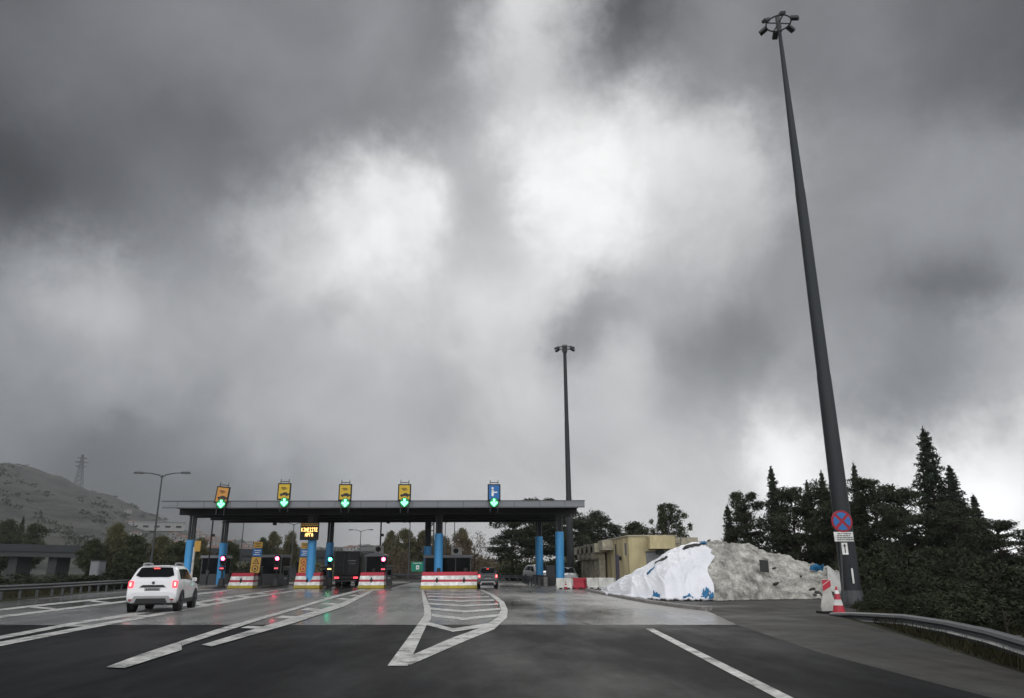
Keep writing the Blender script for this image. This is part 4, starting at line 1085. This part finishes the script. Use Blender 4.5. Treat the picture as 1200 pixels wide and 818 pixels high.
# white sheet over the near end
def ridge(x): return (1-abs(sin(x)))**2.2
def fold(s, t):
    a = .08*ridge(58*s+5*sin(2.6*t+1)+3*t*s*9)*(.35+.65*abs(sin(9*s+2*t)))
    a += .09*ridge(31*s-13*t+1.5*sin(7*t))*(.3+.7*abs(sin(5*t+11*s)))
    a += .02*ridge(120*s+9*t+3*sin(11*t+20*s))
    a += .04*ridge(19*t+9*s+2.2*sin(24*s))
    return a*min(1, max(0, t)*8)
def tarp_pt(u, v):
    s1 = .405+.035*v-.09*max(0, v-.55)/.45*1.0 + .012*sin(v*19)
    s = -.006+u*(s1+.006)
    t0 = -.015 - .022*abs(sin(s*48))*(.4+abs(sin(s*15)))
    t = t0+(.62-t0)*v
    p = heap_pt(max(s, 0.0), max(t, 0), .5)
    x = p.x; y = p.y; z = p.z
    if t < 0:
        d = sight(705+317*max(s, 0), 690); d = Vector((d.x, d.y, 0)).normalized()
        x += d.x*t*9; y += d.y*t*9; z = 0
    edge = min(1, max(0, v)*3)
    ed = min(1, (1-u)*9)*.8+.2
    z += (.17*min(1, v*9)+fold(s, v)*(.75+.9*(1-min(1, v*2.2))))*ed*(1-.45*min(1, max(0, v-.5)*3))
    z += .07*abs(sin(s*70+1))*(1 if v < .18 else 0)*(1-v/.18)
    return Vector((x, y, max(.02, z)))
b = MB(); b.grid([[tarp_pt(i/240, j/110) for i in range(241)] for j in range(111)])
roll = []
for i in range(60):      # loose bunched hem lying along the kerb
    q = tarp_pt(i/59*.97, 0.0); d = Vector((q.x, q.y, 0)).normalized()
    roll.append(q-d*(.12+.10*sin(i*1.9))+Vector((0, 0, .04+.03*sin(i*2.7)*sin(i*.9))))
tp = thing('tarpaulin', 'large white plastic tarpaulin draped over the near end of the grit heap', 'tarpaulin')
b.build('sheet', 'tarp', tp, smooth=180, solid=.012)
b = MB(); b.path(roll, [.03+.06*abs(sin(i*1.3))*abs(sin(i*.47)) for i in range(60)], 9); b.build('bunched_hem', 'tarp', tp, smooth=180)
rnd = random.Random(3)
def rag(u, v, w, h, m, name='blue_patch', lift=.06):
    b = MB(); rows = []
    for j in range(7):
        r = []
        for i in range(9):
            uu = u+(i/8-.5)*w*(1+.25*sin(j*1.9+u*20)); vv = v+(j/6-.5)*h*(1+.3*sin(i*1.3+v*31))
            p = tarp_pt(min(1, max(0, uu)), min(1, max(.0, vv)))
            r.append(p+Vector((0, -.03, lift+.05*sin(i*1.7+j*2.3))))
        rows.append(r)
    b.grid(rows); return b.build(name, m, tp, smooth=180, solid=.01)
rag(.46, .33, .06, .03, 'bluetarp'); rag(.50, .03, .05, .035, 'bluetarp'); rag(.78, .03, .08, .015, 'bluetarp'); rag(.975, .62, .06, .05, 'bluetarp'); rag(.93, .05, .06, .04, 'bluetarp'); rag(.985, .03, .035, .05, 'bluetarp')
rag(.55, .50, .10, .03, 'stone', 'dark_patch', .03); rag(.88, .60, .18, .05, 'stone', 'dark_patch', .03)
# black board stuck in the heap, rubble and small rags lying on it
p = heap_pt((897-705)/317, .13)
t = thing('black_signboard', 'small black rectangular board leaning on the grit heap', 'panel', tuple(p+Vector((0, -.25, .1))))
b = MB(); b.box((0, 0, .25), (.42, .08, .58), rot=Matrix.Rotation(-.3, 3, 'X') @ Matrix.Rotation(.12, 3, 'Y')); b.build('face', 'blackp', t)
p = heap_pt((958-705)/317, .28)
t = thing('blue_rag', 'crumpled blue plastic rag near the far end of the grit heap', 'rag', tuple(p))
b = MB(); b.grid([[(-.35+.1*i, -.3-.02*j+.06*sin(i*2+j), .1+.06*j+.06*sin(i*1.4+j*2)) for i in range(8)] for j in range(6)]); b.build('sheet', 'bluetarp', t, smooth=180, solid=.01)
p = heap_pt((985-705)/317, .35)
t = thing('grey_sheet', 'pale grey plastic sheet draped over the far tip of the grit heap', 'sheet')
b = MB(); b.grid([[heap_pt(.845+.14*i/20, .02+.75*j/16, .4)+Vector((0, -.05, .16+.05*sin(i*1.1+j*.7))) for i in range(21)] for j in range(17)]); b.build('sheet', 'acwhite', t, smooth=180, solid=.012)
stones = []
for k in range(9):
    s_ = rnd.uniform(.58, .86); t_ = rnd.choice([.02, .03, .05, .08, .2]); p = heap_pt(s_, t_)
    b = MB(); r_ = rnd.uniform(.07, .17)
    rows = []
    for j in range(6):
        ph = pi*j/5; rows.append([(r_*(1+.3*sin(i*2.1+j+k))*sin(ph)*cos(2*pi*i/9), r_*(1+.3*cos(i*1.3+k))*sin(ph)*sin(2*pi*i/9), r_*.75*cos(ph)) for i in range(10)])
    b.grid(rows); o = b.build('rubble_lump', 'stone'); o.location = p+Vector((0, -.1, .02)); o.rotation_euler = (rnd.uniform(-.5, .5), .3, rnd.uniform(0, 6)); o.scale = (1.4, 1, .8)
    tag(o, 'small dark lump of rubble at the foot of the grit heap', 'rubble', 'dark rubble lumps along the grit heap foot')

# ------------------------------------------------------------------ no-stopping sign, marker, cone
sx_, sy_ = gnd(989, 714.5)
t = thing('no_stopping_sign', 'round blue and red no-stopping sign with two plates on a thin post', 'road sign', (sx_, sy_, 0))
zc = at(985.5, 611, sy_).z; za = at(985, 629, sy_).z; zb = at(985, 643, sy_).z
dx = at(985.5, 611, sy_).x-sx_
b = MB(); b.path([(0, 0, 0), (dx*.9, 0, zc+.3)], .035, 10); b.build('post', 'dark_steel', t)
b = MB(); b.path([(dx, -.05, zc), (dx, -.075, zc)], .40, 32); face = b.build('disc', 'redplastic', t)
b = MB(); rI = .325
for k in range(4):
    q0 = k*pi/2-pi/4
    pts = []
    for i in range(9):
        a_ = q0+.16+(pi/2-.32)*i/8; pts.append((dx+rI*cos(a_), -.085, zc+rI*sin(a_)))
    pts.append((dx+.075*cos(q0+pi/4), -.085, zc+.075*sin(q0+pi/4)))
    b.prism(pts, (0, .008, 0))
b.build('blue_field', 'bluesign', face)
b = MB(); b.box((dx, -.06, za), (.72, .02, .34)); pl = b.build('text_plate', 'white', t)
b = MB(); rr_ = random.Random(2)
for k in range(4):
    x = -.28+rr_.uniform(0, .06)
    while x < .26:
        w_ = rr_.uniform(.04, .12); b.box((dx+x+w_/2, -.073, za+.105-k*.07), (w_, .006, .03)); x += w_+.025
b.build('lettering', 'stone', pl)
b = MB(); b.box((dx*.95, -.06, zb), (.22, .02, .42)); pl = b.build('arrow_plate', 'white', t)
b = MB(); b.box((dx*.95, -.073, zb-.03), (.035, .006, .26)); b.prism([(dx*.95-.06, -.076, zb+.08), (dx*.95+.06, -.076, zb+.08), (dx*.95, -.076, zb+.18)], (0, .006, 0)); b.build('arrow', 'stone', pl)

mx_, my_ = gnd(972, 719)
t = thing('marker_panel', 'red and white striped marker panel at the guardrail start', 'road marker', (mx_, my_, 0), .1)
hM = at(972, 679, my_).z; n = 6
b = MB()
ws = [.24, .27, .23, .17, .14, .15, .15]
for k in range(n):
    z0, z1 = .02+k*(hM-.02)/n, .02+(k+1)*(hM-.02)/n
    w0, w1 = ws[k], ws[k+1]
    b.add([(-w0, -.03, z0), (w0, -.03, z0), (w0, .03, z0), (-w0, .03, z0), (-w1, -.03, z1), (w1, -.03, z1), (w1, .03, z1), (-w1, .03, z1)], [(3, 2, 1, 0), (4, 5, 6, 7), (0, 1, 5, 4), (1, 2, 6, 5), (2, 3, 7, 6), (3, 0, 4, 7)], 1)
b.prism([(-.15, -.036, hM-.38), (.15, -.036, hM-.22), (.15, -.036, hM-.02), (-.15, -.036, hM-.2)], (0, .004, 0), 0)
b.prism([(-.15, -.036, hM-.17), (.12, -.036, hM-.01), (-.15, -.036, hM-.01)], (0, .004, 0), 0)
b.build('panel', ['red', 'whiteplastic'], t)
b = MB(); b.box((0, .1, .04), (.6, .4, .08)); b.build('foot', 'blackp', t)
cx_, cy_ = gnd(979.5, 719.5); cone((cx_, cy_-.25, .006), .86, 'slim red and white cone leaning beside the striped marker panel')

# ------------------------------------------------------------------ trees
def crown_mesh(name, clumps, mats, size, aspect=.45, seed=0, flat=1.0):
    """clumps: (x, y, z, rx, ry, rz, count); many small leaf faces spread through each clump"""
    rg = np.random.RandomState(seed); V = []; Fc = 0
    for (x, y, z, rx, ry, rz_, n) in clumps:
        d = rg.normal(size=(n, 3)); d /= np.linalg.norm(d, axis=1)[:, None]
        r = rg.uniform(.1, 1.0, n)**.5*(1+.32*np.abs(rg.normal(size=n)))
        c = d*r[:, None]*np.array([rx, ry, rz_])+np.array([x, y, z])
        a = rg.normal(size=(n, 3)); a[:, 2] *= flat; a += d*.6; a /= np.linalg.norm(a, axis=1)[:, None]
        e = np.cross(a, rg.normal(size=(n, 3))); e /= np.linalg.norm(e, axis=1)[:, None]
        s = size*rg.uniform(.6, 1.3, n)[:, None]
        q = np.stack([c-a*s*.5, c+e*s*aspect*.5, c+a*s*.6, c-e*s*aspect*.5], 1)
        V.append(q.reshape(-1, 3)); Fc += n
    V = np.concatenate(V); me = bpy.data.meshes.new(name)
    me.from_pydata(V.tolist(), [], np.arange(Fc*4).reshape(-1, 4).tolist())
    me.materials.append(MT[mats]); return me
def trunk_mesh(name, h, r, limbs, seed=0, mats='bark', start=.35):
    rg = random.Random(seed); b = MB(); lean = [(rg.uniform(-.12, .12)*h*.15*i/4, rg.uniform(-.12, .12)*h*.15*i/4) for i in range(5)]
    ax = [(lean[i][0], lean[i][1], h*i/4) for i in range(5)]
    b.path(ax, [r, r*.8, r*.6, r*.38, r*.12], 8)
    for (x, y, z) in limbs:
        z0 = max(h*start, z-rg.uniform(.5, 1.4)*abs(x+y)*.5-.5); z0 = min(z0, h*.92); i = min(3, int(z0/h*4)); k = z0/h*4-i
        p0 = Vector(ax[i]).lerp(Vector(ax[i+1]), k); p1 = Vector((x, y, z)); m_ = p0.lerp(p1, .5)+Vector((0, 0, -.15*(p1-p0).length*.5))
        b.path([p0, m_, p1], [r*.32, r*.2, r*.06], 5)
    me = bpy.data.meshes.new(name); me.from_pydata(b.v, [], b.f); me.materials.append(MT[mats]); return me
def kit(kind, seed):
    rg = random.Random(seed*13+5); cl = []; limbs = []
    if kind == 'pine':      # irregular rounded crown carried on bare limbs, 10 m
        for k in range(64):
            f = rg.uniform(.32, 1); z = 10*f; spread = 2.9*sqrt(max(.06, 1-((f-.55)/.5)**2)) if f > .55 else 2.9*(.65+.35*(f-.3)/.25)
            q = rg.uniform(0, 2*pi); rr = spread*sqrt(rg.uniform(.05, 1)); x, y = rr*cos(q), rr*sin(q); s = rg.uniform(.35, .85)
            cl.append((x, y, z*.97, s*1.2, s*1.2, s*.5, int(330*s*s)+60)); limbs.append((x, y, z*.97-.1))
        return crown_mesh('pine_crown', cl, 'pine', .34, .3, seed), trunk_mesh('pine_trunk', 9.6, .22, limbs, seed)
    if kind == 'fir':       # narrow spire with drooping whorls, 11 m
        n = 30
        for i in range(n):
            f = i/(n-1); z = 1.0+9.9*f; R_ = 2.5*(1-f)**.85+.14
            m = 5 if f < .8 else 4
            for j in range(m):
                q = 2*pi*j/m+i*1.9+rg.uniform(-.35, .35); L2 = R_*rg.uniform(.55, 1.12)
                for u in (.35, .65, .92):
                    rr = L2*u; cl.append((rr*cos(q), rr*sin(q), z-.22*L2*u*u+rg.uniform(-.08, .08), .16+.2*L2*.5, .16+.2*L2*.5, .13, int(14+26*L2*.45)))
                limbs.append((L2*cos(q)*.9, L2*sin(q)*.9, z-.15*L2))
        cl.append((0, 0, 11.0, .1, .1, .35, 40))
        return crown_mesh('fir_crown', cl, 'fir', .3, .3, seed), trunk_mesh('fir_trunk', 11, .2, limbs[::2], seed, start=.06)
    if kind in ('broad', 'olive', 'loose'):
        n = 56 if kind != 'loose' else 140
        for k in range(n):
            u = rg.uniform(-1, 1); q = rg.uniform(0, 2*pi); rr = sqrt(1-u*u)*rg.uniform(.3, 1)
            x, y, z = (2.6 if kind != 'loose' else 3.0)*rr*cos(q), 2.6*rr*sin(q), 5.0+3.1*u; s = rg.uniform(.5, .95)*(.5 if kind == 'loose' else 1.0)
            cl.append((x, y, z, s, s, s*.8, int((270 if kind != 'loose' else 260)*s*s)+40)); limbs.append((x, y, z))
        return crown_mesh(kind+'_crown', cl, {'broad': 'broad', 'olive': 'olive', 'loose': 'broad'}[kind], .3 if kind != 'loose' else .24, .55, seed), trunk_mesh(kind+'_trunk', 6.5, .18, limbs, seed, start=.2)
    if kind in ('bush', 'brush'):
        for k in range(26):
            q = rg.uniform(0, 2*pi); rr = 1.9*sqrt(rg.uniform(0, 1)); z = (2.4*sqrt(max(.02, 1-(rr/2.1)**2)))*rg.uniform(.25, 1); s = rg.uniform(.4, .75)
            cl.append((rr*cos(q), rr*sin(q), z, s, s, s*.8, int(330*s*s)+60)); limbs.append((rr*cos(q), rr*sin(q), z))
        return crown_mesh(kind+'_crown', cl, 'thicket' if kind == 'bush' else 'autumn', .22, .5 if kind == 'bush' else .18, seed), trunk_mesh(kind+'_stem', 2.0, .09, limbs, seed, start=.02)
KITS = {k: [kit(k, s) for s in range(n)] for k, n in (('pine', 3), ('fir', 2), ('broad', 2), ('olive', 2), ('loose', 1), ('bush', 2), ('brush', 1))}
HT = {'pine': 10.3, 'fir': 11.3, 'broad': 8.6, 'olive': 8.6, 'loose': 8.6, 'bush': 2.7, 'brush': 2.7}
WD = {'pine': 7, 'fir': 4.6, 'broad': 6.6, 'olive': 6.6, 'loose': 6.4, 'bush': 4.8, 'brush': 4.8}
NAME = {'pine': 'pine_tree', 'fir': 'fir_tree', 'broad': 'leafy_tree', 'olive': 'olive_green_tree', 'loose': 'eucalyptus_tree', 'bush': 'bush', 'brush': 'bare_bush'}
CAT = {'bush': 'bush', 'brush': 'bush'}
tr_rnd = random.Random(11)
def tree(kind, px_, pyt, Y, label, wpx=None, var=None, group=None):
    top = at(px_, pyt, Y); h = top.z; k = h/HT[kind]
    wk = k
    if wpx: wk = abs(at(px_+wpx/2, pyt, Y).x-at(px_-wpx/2, pyt, Y).x)/WD[kind]
    crown, trunk = KITS[kind][(var if var is not None else tr_rnd.randrange(9)) % len(KITS[kind])]
    t = thing(NAME[kind], label, CAT.get(kind, 'tree'), (top.x, Y, 0), tr_rnd.uniform(0, 6.28), group)
    t.scale = (wk, wk, k)
    for nm, me in (('crown', crown), ('trunk', trunk)):
        o = bpy.data.objects.new(nm, me); col.objects.link(o); o.parent = t
TR = [ # right-hand wood
 ('fir', 1082, 503, 47, 'tallest pointed fir, rising highest above the right-hand wood', 74, 0),
 ('fir', 903, 547, 52, 'slim fir with a thin tip above the middle of the grit heap', 44, 1),
 ('fir', 852, 592, 56, 'small pointed fir at the near end of the right-hand wood, beside the building', 36, 0),
 ('pine', 872, 572, 55, 'ragged pine between the small end fir and the slim fir', 62, 0),
 ('pine', 925, 566, 50, 'dark pine just right of the slim fir, left of the near mast', 66, 1),
 ('fir', 945, 563, 56, 'narrow fir peeping over the pines left of the near mast', 32, 1),
 ('pine', 968, 560, 49, 'broad dark pine directly behind the near mast, left side', 84, 2),
 ('fir', 1000, 543, 58, 'thin fir tip showing just right of the near mast', 34, 0),
 ('pine', 1020, 556, 47, 'spreading dark pine between the near mast and the tallest fir', 92, 0),
 ('pine', 1052, 568, 44, 'dark pine filling the gap left of the tallest fir', 80, 1),
 ('fir', 1112, 546, 50, 'second tall fir, right shoulder of the tallest one', 62, 1),
 ('pine', 1118, 585, 42, 'low dark pine at the foot of the tall firs', 84, 2),
 ('pine', 1165, 606, 44, 'outermost pine of the wood, sloping down to the right', 76, 1),
 ('pine', 1235, 612, 48, 'pine beyond the curved guardrail end', 84, 0),
 ('fir', 962, 552, 61, 'sparse pointed conifer directly left of the near mast', 34, 0),
 ('fir', 1140, 580, 54, 'shorter pointed conifer on the outer slope of the wood', 44, 0),
 ('bush', 1000, 640, 40, 'dark bush behind the foot of the near mast', 90, 0),
 ('bush', 1048, 632, 37, 'large dark bush above the start of the curved guardrail', 110, 1),
 ('bush', 1102, 640, 34, 'dark bush above the middle of the curved guardrail', 110, 0),
 ('bush', 1160, 655, 31, 'dark bush near the outer bend of the curved guardrail', 110, 1),
 ('bush', 1070, 664, 29, 'low dark bush closest behind the curved guardrail', 90, 0),
 ('bush', 1130, 675, 27, 'low dark bush pressing on the curved guardrail bend', 100, 1),
 ('bush', 1215, 672, 26, 'dark bush past the curved guardrail, at the outer edge', 120, 0),
 ('bush', 1030, 676, 32, 'low bush at the guardrail beside the mast foot', 60, 1),
 ('bush', 950, 640, 52, 'dark undergrowth bush behind the crest of the grit heap', 120, 0),
 ('bush', 880, 625, 58, 'dark undergrowth bush under the slim fir and ragged pine', 110, 1),
 ('bush', 1028, 690, 25.5, 'small dark bush just behind the mast and rail start', 60, 0),
 ('bush', 1072, 692, 22.5, 'dark bush hugging the back of the curved guardrail, first of the row', 80, 1),
 ('bush', 1118, 694, 19.5, 'dark bush hugging the back of the curved guardrail, middle of the row', 100, 0),
 ('bush', 1172, 696, 16.5, 'dark bush hugging the back of the curved guardrail, last of the row', 130, 1),
 # behind the building and the columns
 ('loose', 781, 587, 92, 'airy round tree standing behind the beige building', 58, 0),
 ('broad', 745, 612, 96, 'dark rounded tree behind the building roof middle', 66, 0),
 ('pine', 700, 597, 100, 'bushy pine right of the slender mast behind the porch', 66, 2),
 ('pine', 680, 606, 90, 'low dense pine at the slender mast foot', 56, 1),
 ('pine', 632, 580, 104, 'tall ragged pine poking over the canopy end', 84, 0),
 ('pine', 600, 604, 98, 'wide dark pine right of the small dark car', 66, 1),
 ('pine', 658, 590, 112, 'dark pine behind the nearest blue column', 70, 2),
 ('bush', 605, 650, 96, 'dark bush under the wide pine by the silver car', 50, 0),
 ('bush', 640, 650, 92, 'dark bush behind the rear right blue column', 60, 1),
 ('bush', 690, 645, 104, 'dark bush hidden behind the porch pillars', 60, 0),
 ('brush', 556, 623, 118, 'large brown twiggy bush beyond the small dark car', 62, 0),
 ('brush', 530, 630, 122, 'brown twiggy bush behind the widest booth', 54, 0),
 ('olive', 541, 619, 140, 'tall olive green tree above the brown bushes', 30, 0),
 ('olive', 518, 628, 136, 'olive green tree directly right of the middle blue column', 40, 1),
 ('olive', 497, 622, 140, 'olive brown tree left of the middle blue column', 34, 0),
 ('olive', 476, 619, 136, 'olive brown tree with a pointed top over the green exit sign', 36, 1),
 ('olive', 459, 622, 144, 'olive brown tree at the edge of the grey gap beside the arched booth', 26, 0),
 ('brush', 470, 645, 130, 'brown scrub beside the green exit sign', 50, 0),
 # left side
 ('broad', 12, 609, 175, 'dark rounded tree outermost above the overpass', 44, 0),
 ('broad', 42, 613, 170, 'dark rounded tree next to the outermost one above the overpass', 40, 1),
 ('fir', 28, 605, 178, 'small pointed tree between the two dark ones above the overpass', 18, 0),
 ('olive', 139, 612, 104, 'olive tree with a pointed top right of the grey cabinet', 34, 1),
 ('broad', 112, 632, 100, 'dark leafy tree behind the grey cabinet', 44, 0),
 ('broad', 160, 626, 98, 'dark leafy tree left of the double-armed lamp', 46, 1),
 ('olive', 190, 628, 104, 'dull green tree right of the double-armed lamp', 44, 0),
 ('broad', 212, 634, 92, 'dark tree behind the outermost blue column', 40, 0),
 ('olive', 236, 630, 118, 'dull green tree between the first two canopy columns', 34, 1),
 ('broad', 270, 634, 120, 'dark leafy tree right of the second canopy column', 36, 1),
 ('olive', 322, 623, 124, 'green tree above the totem booth', 30, 0),
 ('broad', 308, 630, 120, 'dark tree just right of the first totem', 26, 0),
 ('olive', 342, 622, 130, 'tall green tree left of the message sign', 24, 1),
 ('bush', 10, 672, 64, 'dark hedge bush at the outermost end of the left guardrail', 130, 0),
 ('bush', 80, 670, 62, 'dark hedge bush left of the grey cabinet', 110, 1),
 ('bush', 150, 660, 70, 'dark hedge bush right of the grey cabinet', 90, 0),
 ('bush', 205, 655, 80, 'dark hedge bush behind the white car', 80, 1),
 ('bush', 250, 655, 96, 'dark hedge bush behind the first traffic light', 70, 0),
 ('bush', 300, 658, 104, 'dark hedge bush behind the first totem', 60, 1),
]
for q in TR: tree(q[0], q[1], q[2], q[3], q[4], q[5], q[6])

# far wood that closes the horizon behind the plaza
cl = []; rw = random.Random(21)
for k in range(300):
    x = rw.uniform(-95, 150); y = rw.uniform(185, 240); hh = rw.uniform(2.5, 6.0)*(1.25 if x > 25 else .8)
    cl.append((x, y, hh*.45, rw.uniform(1.8, 3.4), 2.2, hh*.55, 75))
o = bpy.data.objects.new('far_wood', crown_mesh('far_wood', cl, 'olive', 1.1, .6, 5)); col.objects.link(o); o['kind'] = 'stuff'

o = bpy.data.objects.new('hillside_scrub', crown_mesh('hillside_scrub', scrub_clumps, 'thicket', 2.6, .7, 9)); col.objects.link(o); o['kind'] = 'stuff'

# haze
hz = bpy.data.meshes.new('haze'); b = MB(); b.box((-250, 1330, 214), (3300, 2760, 430)); hz.from_pydata(b.v, [], b.f)
hm = bpy.data.materials.new('haze'); hm.use_nodes = True; hm.node_tree.nodes.clear()
ho = hm.node_tree.nodes.new('ShaderNodeOutputMaterial'); hv = hm.node_tree.nodes.new('ShaderNodeVolumePrincipled')
hv.inputs['Color'].default_value = (.86, .9, .95, 1); hv.inputs['Density'].default_value = .00013; hv.inputs['Anisotropy'].default_value = .2
hm.node_tree.links.new(hv.outputs[0], ho.inputs['Volume']); hz.materials.append(hm)
o = bpy.data.objects.new('haze', hz); col.objects.link(o); o['kind'] = 'stuff'

# grass on the verge past the pavement
rg = np.random.RandomState(4)
def blades(n, f, hmin, hmax, name):
    P = np.array([f(rg) for _ in range(n)]); q = rg.uniform(0, 2*pi, n); h = rg.uniform(hmin, hmax, n); w = rg.uniform(.008, .02, n)
    dx, dy = np.cos(q)*w, np.sin(q)*w; lx, ly = rg.normal(0, .35, n)*h, rg.normal(0, .35, n)*h
    V = np.empty((n, 3, 3)); V[:, 0] = np.c_[P[:, 0]-dx, P[:, 1]-dy, np.zeros(n)]; V[:, 1] = np.c_[P[:, 0]+dx, P[:, 1]+dy, np.zeros(n)]; V[:, 2] = np.c_[P[:, 0]+lx, P[:, 1]+ly, h]
    me = bpy.data.meshes.new(name); me.from_pydata(V.reshape(-1, 3).tolist(), [], np.arange(n*3).reshape(-1, 3).tolist()); me.materials.append(MT['grass'])
    o = bpy.data.objects.new(name, me); col.objects.link(o); o['kind'] = 'stuff'
def verge(r):
    while True:
        y = r.uniform(5, 30); x0 = 7.4 if y < 10 else 7.6+(y-10)*.30
        x = x0+abs(r.normal(0, 1))*3.5+.05
        if y < 24 or x > 14: return (x, y)
blades(26000, verge, .05, .3, 'grass')
def verge2(r):
    y = r.uniform(36, 90); return (-24.6-(y-40)*.18-abs(r.normal(0, 1))*6-.6, y)
blades(14000, verge2, .1, .5, 'grass')
